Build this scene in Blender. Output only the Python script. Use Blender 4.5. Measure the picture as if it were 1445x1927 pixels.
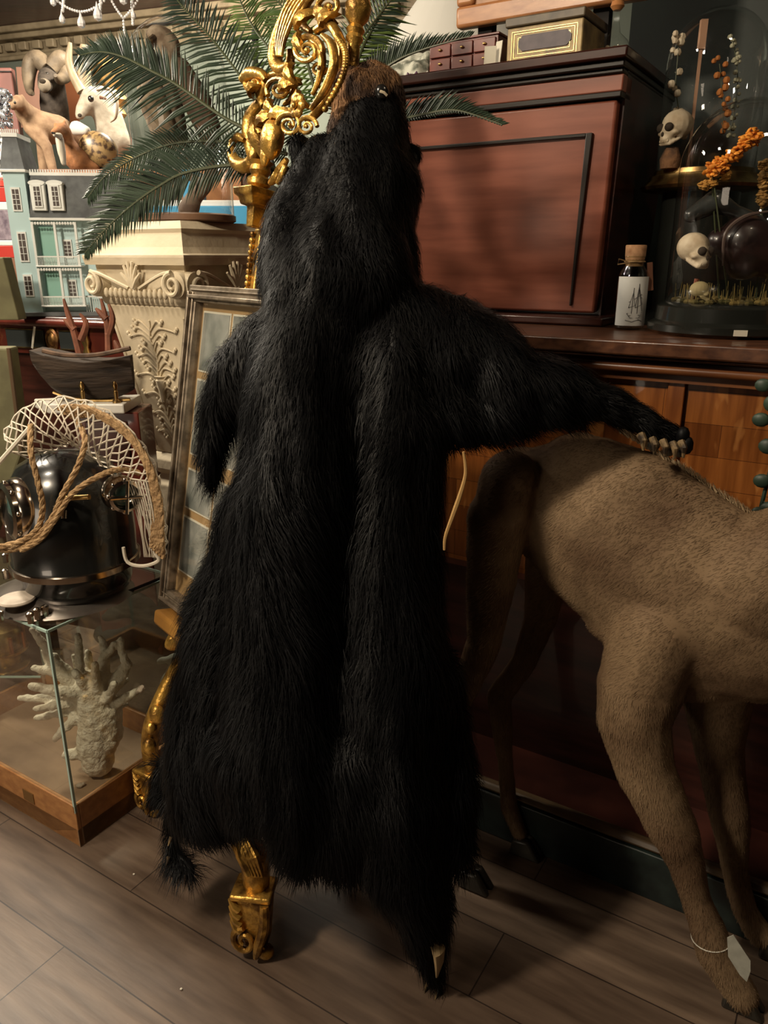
import bpy, bmesh, math, random
import numpy as np
from mathutils import Vector, Matrix, noise
random.seed(7); rng = np.random.default_rng(7)
R = math.radians
for o in list(bpy.data.objects): bpy.data.objects.remove(o)
scene = bpy.context.scene
COL = scene.collection

# ---------------------------------------------------------------- camera, world, lights, exposure
H, PITCH, F = 1.35, R(18.5), 1440.0
cam_d = bpy.data.cameras.new('camera'); cam = bpy.data.objects.new('camera', cam_d); COL.objects.link(cam)
cam_d.sensor_fit = 'VERTICAL'; cam_d.sensor_height = 36; cam_d.lens = F/1927*36; cam_d.clip_start = .02
cam.location = (0, 0, H); cam.rotation_euler = (R(90)-PITCH, 0, 0)
scene.camera = cam
scene.view_settings.view_transform = 'Standard'; scene.view_settings.look = 'None'
scene.view_settings.gamma = 1; scene.cycles.transparent_max_bounces = 40; scene.view_settings.exposure = 0.0
w = bpy.data.worlds.new('world'); scene.world = w; w.use_nodes = True
w.node_tree.nodes['Background'].inputs[0].default_value = (1, .83, .62, 1)
w.node_tree.nodes['Background'].inputs[1].default_value = .010

def lamp(name, loc, target, size, power, col=(1, .80, .56), kind='AREA', sy=None):
    l = bpy.data.lights.new(name, kind); l.energy = power; l.color = col
    if kind == 'AREA':
        l.size = size
        if sy: l.shape = 'RECTANGLE'; l.size_y = sy
    else: l.shadow_soft_size = size
    o = bpy.data.objects.new(name, l); COL.objects.link(o); o.location = loc
    o.rotation_euler = (Vector(target)-Vector(loc)).to_track_quat('-Z', 'Y').to_euler()
    return o
lamp('ceiling_spot_near', (-1.45, .35, 2.6), (-.3, 1.6, .9), .2, 52, (1, .84, .63))
lamp('ceiling_lamp_room', (-2.0, 2.6, 2.6), (-1.6, 3.4, 0), .4, 95, (1, .88, .70))
lamp('ceiling_lamp_back', (-.9, 4.0, 2.6), (-1.2, 4.9, .6), .4, 52, (1, .88, .70))
lamp('ceiling_lamp_right', (.85, .72, 2.6), (.75, 1.3, 1.0), .15, 4.2)
lamp('pedestal_fill', (-1.35, 1.25, 2.6), (-.8, 2.1, 1.0), .2, 14, (1, .87, .68))  # unseen fill light, added to brighten the pedestal and the left background
lamp('sheen_light', (-1.85, -.27, .88), (.5, 1.9, 1.3), .7, 9.5, (1, .82, .62))  # unseen light, added and aimed to put a sheen on the cabinet

# ---------------------------------------------------------------- pixel / frame geometry
CP, SP = math.cos(PITCH), math.sin(PITCH)
def ray(px, py):
    a = (px-722.5)/F; b = (py-963.5)/F
    return Vector((a, CP-b*SP, -SP-b*CP))
def P(px, py, Y):
    r = ray(px, py); t = Y/r.y
    return Vector((0, 0, H))+r*t
def PZ(px, py, z):
    r = ray(px, py); return Vector((0, 0, H))+r*((z-H)/r.z)
def depth(p):
    return p.y*CP+(H-p.z)*SP
def frame(o, x, y):
    x = Vector(x).normalized(); y = Vector(y).normalized(); z = Vector((0, 0, 1))
    if abs(x.z) > 1e-4 or abs(y.z) > 1e-4: z = x.cross(y)
    m = Matrix.Identity(4)
    for i in range(3): m[i][0] = x[i]; m[i][1] = y[i]; m[i][2] = z[i]; m[i][3] = o[i]
    return m
def onplane(Fm, px, py, yoff=0.0):           # local coordinates where the sight line meets local plane y = yoff
    inv = Fm.inverted(); o = inv @ Vector((0, 0, H)); r = inv.to_3x3() @ ray(px, py)
    return o+r*((yoff-o.y)/r.y)
d_ = Vector((.8486, -.5291, 0)); l_ = Vector((.5291, .8486, 0))
FW = frame((.67, 1.28, 0), d_, l_)           # counter: x along it, y away from the viewer
ue = Vector((.635, -.773, 0)).normalized(); ne = Vector((.773, .635, 0)).normalized()
FE0 = frame((-.42, 1.40, 0), ue, ne)
FE = FE0 @ Matrix.Rotation(R(-11), 4, 'X')   # easel front, leaning back

# ---------------------------------------------------------------- materials
MATS = {}
def mat(name, col, rough=.5, metal=0, col2=None, nscale=8, stretch=(1, 1, 1), bump=0, bscale=None, spec=.5, rot=0, coat=0, contrast=(.35, .65), alpha=None, emit=None, trans=0, detail=5):
    if name in MATS: return MATS[name]
    m = bpy.data.materials.new(name); m.use_nodes = True; nt = m.node_tree; b = nt.nodes['Principled BSDF']
    b.inputs['Base Color'].default_value = (*col, 1); b.inputs['Roughness'].default_value = rough
    b.inputs['Metallic'].default_value = metal; b.inputs['Specular IOR Level'].default_value = spec
    b.inputs['Coat Weight'].default_value = coat
    if emit: b.inputs['Emission Color'].default_value = (*col, 1); b.inputs['Emission Strength'].default_value = emit
    if col2 or bump:
        tc = nt.nodes.new('ShaderNodeTexCoord'); mp = nt.nodes.new('ShaderNodeMapping')
        mp.inputs['Rotation'].default_value = (0, 0, rot); mp.inputs['Scale'].default_value = stretch
        nt.links.new(tc.outputs['Object'], mp.inputs['Vector'])
        n = nt.nodes.new('ShaderNodeTexNoise'); n.inputs['Scale'].default_value = nscale; n.inputs['Detail'].default_value = detail
        nt.links.new(mp.outputs[0], n.inputs['Vector'])
    if col2:
        r = nt.nodes.new('ShaderNodeValToRGB'); r.color_ramp.elements[0].position = contrast[0]; r.color_ramp.elements[1].position = contrast[1]
        r.color_ramp.elements[0].color = (*col2, 1); r.color_ramp.elements[1].color = (*col, 1)
        nt.links.new(n.outputs['Fac'], r.inputs['Fac']); nt.links.new(r.outputs[0], b.inputs['Base Color'])
    if bump:
        n2 = n
        if bscale:
            n2 = nt.nodes.new('ShaderNodeTexNoise'); n2.inputs['Scale'].default_value = bscale; n2.inputs['Detail'].default_value = 4
            nt.links.new(mp.outputs[0], n2.inputs['Vector'])
        bp = nt.nodes.new('ShaderNodeBump'); bp.inputs['Strength'].default_value = bump; bp.inputs['Distance'].default_value = .01
        nt.links.new(n2.outputs['Fac'], bp.inputs['Height']); nt.links.new(bp.outputs[0], b.inputs['Normal'])
    MATS[name] = m; return m
def glass(name, tint=(.93, .96, .94), rough=.02, gloss=1.0, ior=1.45):
    if name in MATS: return MATS[name]
    m = bpy.data.materials.new(name); m.use_nodes = True; nt = m.node_tree; nt.nodes.clear()
    out = nt.nodes.new('ShaderNodeOutputMaterial'); mx = nt.nodes.new('ShaderNodeMixShader')
    tr = nt.nodes.new('ShaderNodeBsdfTransparent'); tr.inputs[0].default_value = (*tint, 1)
    gl = nt.nodes.new('ShaderNodeBsdfGlossy'); gl.inputs['Roughness'].default_value = rough; gl.inputs[0].default_value = (gloss, gloss, gloss, 1)
    lw = nt.nodes.new('ShaderNodeLayerWeight'); lw.inputs[0].default_value = .5       # Schlick reflectance, the same from both sides
    pw = nt.nodes.new('ShaderNodeMath'); pw.operation = 'POWER'; pw.inputs[1].default_value = 3.2
    ma = nt.nodes.new('ShaderNodeMath'); ma.operation = 'MULTIPLY_ADD'; ma.inputs[1].default_value = .8; ma.inputs[2].default_value = ((ior-1)/(ior+1))**2
    nt.links.new(lw.outputs['Facing'], pw.inputs[0]); nt.links.new(pw.outputs[0], ma.inputs[0]); nt.links.new(ma.outputs[0], mx.inputs[0]); nt.links.new(tr.outputs[0], mx.inputs[1]); nt.links.new(gl.outputs[0], mx.inputs[2])
    nt.links.new(mx.outputs[0], out.inputs[0]); MATS[name] = m; return m

WROT = math.atan2(.5291, .8486)              # turns world x,y into the counter's own axes
GOLD = mat('gilt', (.72, .42, .09), .34, .75, (.16, .08, .02), 26, bump=.25, bscale=90, contrast=(.36, .6))
BRASS = mat('brass', (.62, .42, .16), .3, 1, (.25, .15, .06), 30)
MAHOG = mat('mahogany', (.27, .085, .05), .31, 0, (.18, .05, .028), 4, (1, 1, 9), rot=WROT, spec=.8)
DARKW = mat('dark_mahogany', (.05, .014, .009), .3, 0, (.02, .006, .004), 6, (1, 1, 6), rot=WROT, coat=.2)
BLACKM = mat('blackened_moulding', (.014, .010, .008), .35)
COUNTER = mat('counter_wood', (.12, .048, .022), .35, 0, (.055, .02, .01), 9, (1, 8, 8), rot=WROT, coat=.1)
STONE = mat('cream_stone', (.62, .53, .38), .75, 0, (.48, .40, .27), 5, bump=.12, bscale=60)
SILVERF = mat('silver_frame', (.33, .27, .2), .42, .6, (.14, .11, .08), 40)
WHITE = mat('white_paint', (.72, .70, .66), .5)
PAPER = mat('paper', (.62, .58, .48), .8)
GREYPAPER = mat('old_photo', (.34, .34, .31), .5, 0, (.10, .11, .10), 14)
BONE = mat('bone', (.62, .54, .40), .6, 0, (.40, .31, .2), 25, bump=.15)
SOCKET = mat('socket_dark', (.03, .02, .012), .9)
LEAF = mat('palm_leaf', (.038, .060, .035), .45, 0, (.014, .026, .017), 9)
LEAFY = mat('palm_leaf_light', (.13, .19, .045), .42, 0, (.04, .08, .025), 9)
RACHIS = mat('palm_rib', (.05, .06, .025), .5)
GLASS = glass('clear_glass', (.975, .98, .975)); GLASSG = glass('green_glass', (.955, .975, .96), .03, 1.0, 1.5)
EDGE = mat('glass_edge', (.38, .52, .46), .15, 0, spec=.8)
CHROME = mat('nickel', (.60, .53, .45), .16, 1, (.4, .33, .26), 20)
BLACKE = mat('black_enamel', (.010, .010, .009), .24, coat=.6)
ROPE = mat('hemp_rope', (.42, .27, .13), .85, 0, (.24, .14, .06), 90, bump=.7)
NET = mat('cotton_net', (.60, .54, .44), .85)
PINE = mat('honey_wood', (.42, .20, .07), .45, 0, (.30, .13, .045), 10, (1, 6, 6), rot=WROT)
BLACKBASE = mat('ebonised_wood', (.012, .013, .011), .22, coat=.5)
CORALM = mat('white_coral', (.74, .66, .53), .85, 0, (.55, .46, .34), 40, bump=.6, bscale=120)
BEARM = mat('black_fur', (.0042, .0042, .0048), .5, 0, (.002, .002, .0023), 7, spec=.14)
MUZM = mat('brown_muzzle', (.30, .155, .065), .75, 0, (.06, .030, .016), 22, contrast=(.42, .6))
CLAW = mat('horn_claw', (.20, .135, .065), .45, 0, (.03, .02, .012), 60, contrast=(.42, .58))

# ---------------------------------------------------------------- mesh builder
ORI = {}
class MB:
    def __init__(s, M=None): s.v = []; s.f = []; s.M = M
    def add(s, vs, fs):
        n = len(s.v)
        s.v += [(s.M @ Vector(v) if s.M else Vector(v)) for v in vs]; s.f += [tuple(i+n for i in f) for f in fs]; return s
    def box(s, c, sz, rz=0, rx=0, ry=0):
        m = Matrix.Translation(c) @ Matrix.Rotation(rz, 4, 'Z') @ Matrix.Rotation(ry, 4, 'Y') @ Matrix.Rotation(rx, 4, 'X')
        x, y, z = sz[0]/2, sz[1]/2, sz[2]/2
        vs = [m @ Vector(p) for p in [(-x,-y,-z),(x,-y,-z),(x,y,-z),(-x,y,-z),(-x,-y,z),(x,-y,z),(x,y,z),(-x,y,z)]]
        return s.add(vs, [(3,2,1,0),(4,5,6,7),(0,1,5,4),(1,2,6,5),(2,3,7,6),(3,0,4,7)])
    def bb(s, x0, x1, y0, y1, z0, z1): return s.box(((x0+x1)/2, (y0+y1)/2, (z0+z1)/2), (x1-x0, y1-y0, z1-z0))
    def hexa(s, b4, t4):
        return s.add(list(b4)+list(t4), [(3,2,1,0),(4,5,6,7),(0,1,5,4),(1,2,6,5),(2,3,7,6),(3,0,4,7)])
    def lathe(s, prof, c=(0,0,0), seg=24, axis=None, sx=1, sy=1, square=False, rz=0):
        q = Vector(axis).to_track_quat('Z', 'Y').to_matrix() if axis is not None else Matrix.Identity(3)
        c = Vector(c); vs = []
        if square: seg = 4
        for r, z in prof:
            for k in range(seg):
                a = 2*math.pi*(k+(.5 if square else 0))/seg+rz
                rr = r*(math.sqrt(2) if square else 1)
                vs.append(c+q @ Vector((rr*math.cos(a)*sx, rr*math.sin(a)*sy, z)))
        n = len(prof); fs = [(i*seg+k, i*seg+(k+1)%seg, (i+1)*seg+(k+1)%seg, (i+1)*seg+k) for i in range(n-1) for k in range(seg)]
        fs.append(tuple(range(seg-1, -1, -1))); fs.append(tuple((n-1)*seg+k for k in range(seg)))
        return s.add(vs, fs)
    def ball(s, c, r, seg=14, rz=0, tilt=0):
        if not hasattr(r, '__len__'): r = (r, r, r)
        m = Matrix.Translation(c) @ Matrix.Rotation(rz, 4, 'Z') @ Matrix.Rotation(tilt, 4, 'Y'); ri = seg//2+1
        vs = [m @ Vector((0,0,-r[2]))]
        for i in range(1, ri):
            a = -math.pi/2+math.pi*i/ri
            for k in range(seg): vs.append(m @ Vector((r[0]*math.cos(a)*math.cos(2*math.pi*k/seg), r[1]*math.cos(a)*math.sin(2*math.pi*k/seg), r[2]*math.sin(a))))
        vs.append(m @ Vector((0,0,r[2]))); L = len(vs)-1
        fs = [(0, 1+(k+1)%seg, 1+k) for k in range(seg)]
        for i in range(ri-2):
            for k in range(seg):
                a = 1+i*seg; fs.append((a+k, a+(k+1)%seg, a+seg+(k+1)%seg, a+seg+k))
        a = 1+(ri-2)*seg; fs += [(a+k, a+(k+1)%seg, L) for k in range(seg)]
        return s.add(vs, fs)
    def tube(s, pts, r, seg=8, flat=None, up=None):
        pts = [Vector(p) for p in pts]; n = len(pts)
        rs = list(r) if hasattr(r, '__len__') else [r]*n
        if len(rs) != n: rs = list(np.interp(np.linspace(0, 1, n), np.linspace(0, 1, len(rs)), rs))
        vs = []; t0 = (pts[1]-pts[0]).normalized()
        nrm = Vector(up) if up is not None else (Vector((0,0,1)) if abs(t0.z) < .9 else Vector((1,0,0)))
        for i in range(n):
            t = (pts[min(i+1, n-1)]-pts[max(i-1, 0)])
            t = t.normalized() if t.length > 1e-9 else t0
            nrm = nrm-t*nrm.dot(t)
            nrm = nrm.normalized() if nrm.length > 1e-6 else t.orthogonal().normalized()
            b = t.cross(nrm); fl = flat or 1
            for k in range(seg):
                a = 2*math.pi*k/seg; vs.append(pts[i]+nrm*math.cos(a)*rs[i]*fl+b*math.sin(a)*rs[i])
        fs = [(i*seg+k, i*seg+(k+1)%seg, (i+1)*seg+(k+1)%seg, (i+1)*seg+k) for i in range(n-1) for k in range(seg)]
        fs.append(tuple(range(seg-1, -1, -1))); fs.append(tuple((n-1)*seg+k for k in range(seg)))
        return s.add(vs, fs)
    def prism(s, poly, y0, y1):               # polygon in local x,z pulled from y0 to y1
        n = len(poly)
        vs = [(p[0], y0, p[1]) for p in poly]+[(p[0], y1, p[1]) for p in poly]
        return s.add(vs, [tuple(range(n)), tuple(range(2*n-1, n-1, -1))]+[(k, (k+1)%n+n*0, (k+1)%n+n, k+n)[::-1] for k in range(n)])
    def build(s, name, m, parent=None, smooth=True, bevel=0, label=None, kind=None):
        me = bpy.data.meshes.new(name); o0 = ORI.get(parent.name, Vector()) if parent else Vector()
        me.from_pydata([tuple(v-o0) for v in s.v], [], s.f)
        return finish(name, me, m, parent, smooth, bevel, label, kind)
def finish(name, me, m, parent=None, smooth=True, bevel=0, label=None, kind=None):
    o = bpy.data.objects.new(name, me); COL.objects.link(o); me.materials.append(m)
    bm = bmesh.new(); bm.from_mesh(me)
    if len(bm.faces) < 60000: bmesh.ops.recalc_face_normals(bm, faces=bm.faces)
    bm.to_mesh(me); bm.free()
    if smooth:
        me.polygons.foreach_set('use_smooth', [True]*len(me.polygons))
        if smooth != 'all' and len(me.polygons) < 30000: me.set_sharp_from_angle(angle=R(42))
    if bevel:
        b = o.modifiers.new('bevel', 'BEVEL'); b.width = bevel; b.segments = 2; b.limit_method = 'ANGLE'
    if parent: o.parent = parent; ORI[o.name] = ORI.get(parent.name, Vector())
    if label: o['label'] = label
    if kind: o['kind'] = kind
    return o
def thing(name, label, cat, loc, group=None):
    o = bpy.data.objects.new(name, None); COL.objects.link(o); o.location = loc; o.empty_display_size = .05
    o['label'] = label; o['category'] = cat; ORI[o.name] = Vector(loc)
    if group: o['group'] = group
    return o
def tag(o, label, cat, group=None):
    o['label'] = label; o['category'] = cat
    if group: o['group'] = group
    return o
def single(mb, name, m, label, cat, group=None, **k): return tag(mb.build(name, m, None, **k), label, cat, group)
def struct(o): o['kind'] = 'structure'; return o

def smoothpath(pts, n=6):
    pts = [Vector(p) for p in pts]; q = [pts[0]]+pts+[pts[-1]]; out = []
    for i in range(1, len(q)-2):
        a, b, c, d = q[i-1], q[i], q[i+1], q[i+2]
        for k in range(n):
            t = k/n; out.append(.5*((2*b)+(c-a)*t+(2*a-5*b+4*c-d)*t*t+(3*b-a-3*c+d)*t**3))
    out.append(pts[-1]); return out
def pathpx(seq, Y, n=5):                      # seq of (px,py) or (px,py,Y)
    return smoothpath([P(s[0], s[1], s[2] if len(s) > 2 else Y) for s in seq], n)

# ---------------------------------------------------------------- organic forms: capsules fused by a voxel remesh
def capsule(mb, p0, r0, p1, r1, seg=14):
    p0 = Vector(p0); p1 = Vector(p1); L = (p1-p0).length
    if L < 1e-5: return mb.ball(p0, max(r0, r1), seg)
    prof = []
    for i in range(6): a = math.pi/2*i/5; prof.append((max(1e-4, r0*math.sin(a)), -r0*math.cos(a)))
    for i in range(6): a = math.pi/2*i/5; prof.append((max(1e-4, r1*math.cos(a)), L+r1*math.sin(a)))
    return mb.lathe(prof, p0, seg, (p1-p0))
def chain(mb, seq):                           # [(point, radius), ...]
    for (a, ra), (b, rb) in zip(seq, seq[1:]): capsule(mb, a, ra, b, rb)
    return mb
def cpx(mb, seq, Y=None):                     # [(px,py,r_px,Y), ...]
    out = []
    for s in seq:
        p = P(s[0], s[1], s[3] if len(s) > 3 else Y); out.append((p, s[2]*depth(p)/F))
    return chain(mb, out)
def fuse(mb, voxel, it=6, fac=.5):
    me = bpy.data.meshes.new('tmp'); me.from_pydata([tuple(v) for v in mb.v], [], mb.f)
    o = bpy.data.objects.new('tmp', me); COL.objects.link(o)
    r = o.modifiers.new('r', 'REMESH'); r.mode = 'VOXEL'; r.voxel_size = voxel; r.adaptivity = 0
    s = o.modifiers.new('s', 'SMOOTH'); s.factor = fac; s.iterations = it
    dg = bpy.context.evaluated_depsgraph_get(); dg.update()
    res = bpy.data.meshes.new_from_object(o.evaluated_get(dg))
    bpy.data.objects.remove(o); bpy.data.meshes.remove(me); return res
def organic(name, mb, m, parent, voxel=.004, it=5, label=None, disp=None):
    me = fuse(mb, voxel, it); o0 = ORI.get(parent.name, Vector()) if parent else Vector()
    for v in me.vertices:
        if disp: v.co = v.co+v.normal*disp(v.co)
        v.co = v.co-o0
    me.materials.clear()
    return finish(name, me, m, parent, 'all', 0, label)
def furry(name, mb, m, parent, voxel, it, n, length, width, comb, lift=.35, disp=None, lenf=None, label=None, swirl=1.0):
    """a fused body with blade-like strands rooted all over it, all one mesh"""
    me = fuse(mb, voxel, it)
    if disp:
        for v in me.vertices: v.co = v.co+v.normal*disp(v.co)
    me.calc_loop_triangles(); nv = len(me.vertices)
    co = np.empty(nv*3); me.vertices.foreach_get('co', co); co = co.reshape(-1, 3)
    vn = np.empty(nv*3); me.vertices.foreach_get('normal', vn); vn = vn.reshape(-1, 3)
    tri = np.empty(len(me.loop_triangles)*3, int); me.loop_triangles.foreach_get('vertices', tri); tri = tri.reshape(-1, 3)
    a, b, c = co[tri[:, 0]], co[tri[:, 1]], co[tri[:, 2]]
    ar = np.linalg.norm(np.cross(b-a, c-a), axis=1)
    idx = rng.choice(len(tri), n, p=ar/ar.sum()); u = rng.random((n, 2)); fl = u.sum(1) > 1; u[fl] = 1-u[fl]
    p = a[idx]+(b-a)[idx]*u[:, :1]+(c-a)[idx]*u[:, 1:]
    nr = vn[tri[idx, 0]]
    cd = comb(p)
    def sw(q, k, ph): return np.stack([np.sin(q[:, 1]*k+ph+2*np.sin(q[:, 2]*k*.7)), np.sin(q[:, 2]*k*.8+ph*2+1.5*np.sin(q[:, 0]*k)), np.sin(q[:, 0]*k*1.1+ph*3+q[:, 2]*k*.5)], 1)
    cd = cd+swirl*.22*sw(p, 18, 1.)+swirl*.12*sw(p, 60, 2.)+.13*rng.normal(size=(n, 3))
    cd -= nr*(cd*nr).sum(1, keepdims=True); cd /= np.linalg.norm(cd, axis=1, keepdims=True)+1e-9
    L = length*(.55+.75*rng.random(n)); 
    if lenf is not None: L = L*lenf(p)
    L = L[:, None]; li = lift*(.5+rng.random((n, 1)))
    mid = p+(cd*(1-li*.4)+nr*li)*L*.5
    tip = mid+(cd*1.0+nr*li*.25)*L*.5; tip[:, 2] -= (L*.12)[:, 0]
    side = np.cross(cd, nr); wv = width*(.6+.8*rng.random((n, 1)))
    base = p-nr*.002
    V = np.stack([base-side*wv, base+side*wv, mid+side*wv*.8, mid-side*wv*.8, tip], 1).reshape(-1, 3)
    V = np.concatenate([co, V])
    k = nv+5*np.arange(n)[:, None]
    quads = (k+np.array([[0, 1, 2, 3]])); tris = (k+np.array([[3, 2, 4]]))
    pol = [tuple(pp.vertices) for pp in me.polygons]
    me2 = bpy.data.meshes.new(name); o0 = ORI.get(parent.name, Vector()) if parent else Vector()
    V = V-np.array(o0)
    faces = pol+[tuple(q) for q in quads.tolist()]+[tuple(q) for q in tris.tolist()]
    me2.from_pydata(V.tolist(), [], faces); bpy.data.meshes.remove(me)
    o = bpy.data.objects.new(name, me2); COL.objects.link(o); me2.materials.append(m)
    me2.polygons.foreach_set('use_smooth', [True]*len(me2.polygons))
    if parent: o.parent = parent; ORI[o.name] = o0
    if label: o['label'] = label
    return o

# ================================================================ THE SETTING
def floor_mat():
    m = bpy.data.materials.new('floor_planks'); m.use_nodes = True; nt = m.node_tree; b = nt.nodes['Principled BSDF']
    tc = nt.nodes.new('ShaderNodeTexCoord'); mp = nt.nodes.new('ShaderNodeMapping'); mp.inputs['Rotation'].default_value = (0, 0, WROT)
    nt.links.new(tc.outputs['Object'], mp.inputs[0])
    br = nt.nodes.new('ShaderNodeTexBrick'); br.inputs['Scale'].default_value = 1; br.inputs['Brick Width'].default_value = 1.2; br.inputs['Row Height'].default_value = .17
    br.inputs['Mortar Size'].default_value = .0015; br.inputs['Color1'].default_value = (.155, .112, .080, 1); br.inputs['Color2'].default_value = (.105, .073, .052, 1); br.inputs['Mortar'].default_value = (.03, .02, .015, 1)
    br.offset = .37; nt.links.new(mp.outputs[0], br.inputs[0])
    m2 = nt.nodes.new('ShaderNodeMapping'); m2.inputs['Scale'].default_value = (2.2, 16, 1); nt.links.new(mp.outputs[0], m2.inputs[0])
    n = nt.nodes.new('ShaderNodeTexNoise'); n.inputs['Scale'].default_value = 2.2; n.inputs['Detail'].default_value = 7; nt.links.new(m2.outputs[0], n.inputs[0])
    r = nt.nodes.new('ShaderNodeValToRGB'); r.color_ramp.elements[0].position = .3; r.color_ramp.elements[0].color = (.55, .5, .48, 1); r.color_ramp.elements[1].position = .7; r.color_ramp.elements[1].color = (1.25, 1.22, 1.2, 1)
    nt.links.new(n.outputs['Fac'], r.inputs[0])
    mx = nt.nodes.new('ShaderNodeMix'); mx.data_type = 'RGBA'; mx.blend_type = 'MULTIPLY'; mx.inputs[0].default_value = 1
    nt.links.new(br.outputs[0], mx.inputs[6]); nt.links.new(r.outputs[0], mx.inputs[7]); nt.links.new(mx.outputs[2], b.inputs['Base Color'])
    b.inputs['Roughness'].default_value = .42
    bp = nt.nodes.new('ShaderNodeBump'); bp.inputs['Strength'].default_value = .12; bp.inputs['Distance'].default_value = .004
    nt.links.new(n.outputs['Fac'], bp.inputs['Height']); nt.links.new(bp.outputs[0], b.inputs['Normal'])
    return m
struct(MB().bb(-5, 3.2, -2.6, 8, -.05, 0).build('floor', floor_mat()))
CEILM = mat('ceiling_boards', (.10, .024, .034), .28, 0, (.03, .008, .014), 5, (1.2, 14, 1), rot=R(21), bump=.2, contrast=(.3, .75))

SAGE = mat('sage_wall', (.16, .19, .155), .7, 0, (.13, .15, .125), 3)
DARKWALL = mat('dark_green_wall', (.02, .032, .026), .6, 0, (.010, .014, .012), 3)
xb = Vector((math.cos(R(-19)), math.sin(R(-19)), 0)); yb = Vector((-xb.y, xb.x, 0))
FB = frame(P(200, 100, 5.2)*1, xb, yb); FB[2][3] = 0
struct(MB(FB).bb(-3.2, 5.0, 0, .1, 0, 2.65).build('wall_back', SAGE))
cz = onplane(FB, 0, 118).z; 
CORN = mat('cornice_plaster', (.30, .24, .155), .6, 0, (.18, .14, .085), 12)
c = MB(FB); c.bb(-3.2, 5, -.03, 0, cz, cz+.025).bb(-3.2, 5, -.08, 0, cz+.10, cz+.13).bb(-3.2, 5, -.11, 0, cz+.13, cz+.165).bb(-3.2, 5, -.012, 0, cz+.025, cz+.10)
for i in range(78): c.bb(-3.1+i*.104, -3.04+i*.104, -.05, -.012, cz+.045, cz+.09)
struct(c.build('trim_1', CORN, bevel=.006))
ZCEIL = cz+.165; struct(MB().bb(-5, 3.2, -2.6, 8, ZCEIL, ZCEIL+.05).build('ceiling', CEILM))
struct(MB(FW).bb(-.62, 2.2, 1.05, 1.13, 0, 2.65).build('wall_right', DARKWALL))
struct(MB().bb(-5.1, -5, -2.6, 8, 0, 2.65).build('wall_left', SAGE))

# ================================================================ THE OAK COUNTER
def oak_mat():
    m = bpy.data.materials.new('quarter_sawn_oak'); m.use_nodes = True; nt = m.node_tree; b = nt.nodes['Principled BSDF']
    tc = nt.nodes.new('ShaderNodeTexCoord'); mp = nt.nodes.new('ShaderNodeMapping'); mp.inputs['Rotation'].default_value = (0, 0, WROT)
    nt.links.new(tc.outputs['Object'], mp.inputs[0])
    sx = nt.nodes.new('ShaderNodeSeparateXYZ'); cb = nt.nodes.new('ShaderNodeCombineXYZ'); nt.links.new(mp.outputs[0], sx.inputs[0])
    nt.links.new(sx.outputs['X'], cb.inputs['X']); nt.links.new(sx.outputs['Z'], cb.inputs['Y'])
    br = nt.nodes.new('ShaderNodeTexBrick'); br.inputs['Scale'].default_value = 1; br.inputs['Brick Width'].default_value = .24; br.inputs['Row Height'].default_value = .068; br.inputs['Mortar Size'].default_value = .0005
    br.inputs['Color1'].default_value = (.36, .125, .028, 1); br.inputs['Color2'].default_value = (.20, .062, .014, 1); br.inputs['Mortar'].default_value = (.05, .015, .006, 1)
    nt.links.new(cb.outputs[0], br.inputs[0])
    n = nt.nodes.new('ShaderNodeTexNoise'); n.inputs['Scale'].default_value = 1; n.inputs['Detail'].default_value = 5
    m2 = nt.nodes.new('ShaderNodeMapping'); m2.inputs['Scale'].default_value = (60, 1, 5); nt.links.new(mp.outputs[0], m2.inputs[0]); nt.links.new(m2.outputs[0], n.inputs[0])
    n3 = nt.nodes.new('ShaderNodeTexNoise'); n3.inputs['Scale'].default_value = 1; n3.inputs['Detail'].default_value = 2
    m3 = nt.nodes.new('ShaderNodeMapping'); m3.inputs['Rotation'].default_value = (0, R(-35), 0); m3.inputs['Scale'].default_value = (34, 1, 11); nt.links.new(mp.outputs[0], m3.inputs[0]); nt.links.new(m3.outputs[0], n3.inputs[0])
    r = nt.nodes.new('ShaderNodeValToRGB'); r.color_ramp.elements[0].position = .3; r.color_ramp.elements[0].color = (.5, .42, .38, 1); r.color_ramp.elements[1].position = .7; r.color_ramp.elements[1].color = (1.1, 1.1, 1.1, 1)
    r3 = nt.nodes.new('ShaderNodeValToRGB'); r3.color_ramp.elements[0].position = .62; r3.color_ramp.elements[0].color = (0, 0, 0, 1); r3.color_ramp.elements[1].position = .68; r3.color_ramp.elements[1].color = (1, 1, 1, 1)
    nt.links.new(n.outputs['Fac'], r.inputs[0]); nt.links.new(n3.outputs['Fac'], r3.inputs[0])
    mx = nt.nodes.new('ShaderNodeMix'); mx.data_type = 'RGBA'; mx.blend_type = 'MULTIPLY'; mx.inputs[0].default_value = 1
    nt.links.new(br.outputs[0], mx.inputs[6]); nt.links.new(r.outputs[0], mx.inputs[7])
    m4 = nt.nodes.new('ShaderNodeMix'); m4.data_type = 'RGBA'; m4.inputs[7].default_value = (.50, .21, .06, 1)
    mul = nt.nodes.new('ShaderNodeMath'); mul.operation = 'MULTIPLY'; mul.inputs[1].default_value = .6
    nt.links.new(r3.outputs[0], mul.inputs[0]); nt.links.new(mul.outputs[0], m4.inputs[0]); nt.links.new(mx.outputs[2], m4.inputs[6]); nt.links.new(m4.outputs[2], b.inputs['Base Color'])
    b.inputs['Roughness'].default_value = .3; b.inputs['Coat Weight'].default_value = .2
    return m
OAK = oak_mat()
ct = onplane(FW, 1200, 640, .18); ZC = ct.z
X0, X1 = -1.25, 1.3
counter = thing('counter', 'long oak counter with quarter-sawn front and dark moulded top, behind the brown animal', 'counter', FW @ Vector((0, .45, 0)))
MB(FW).bb(X0, X1, .235, 1.02, .12, ZC-.075).build('front_panel', OAK, counter)
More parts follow.
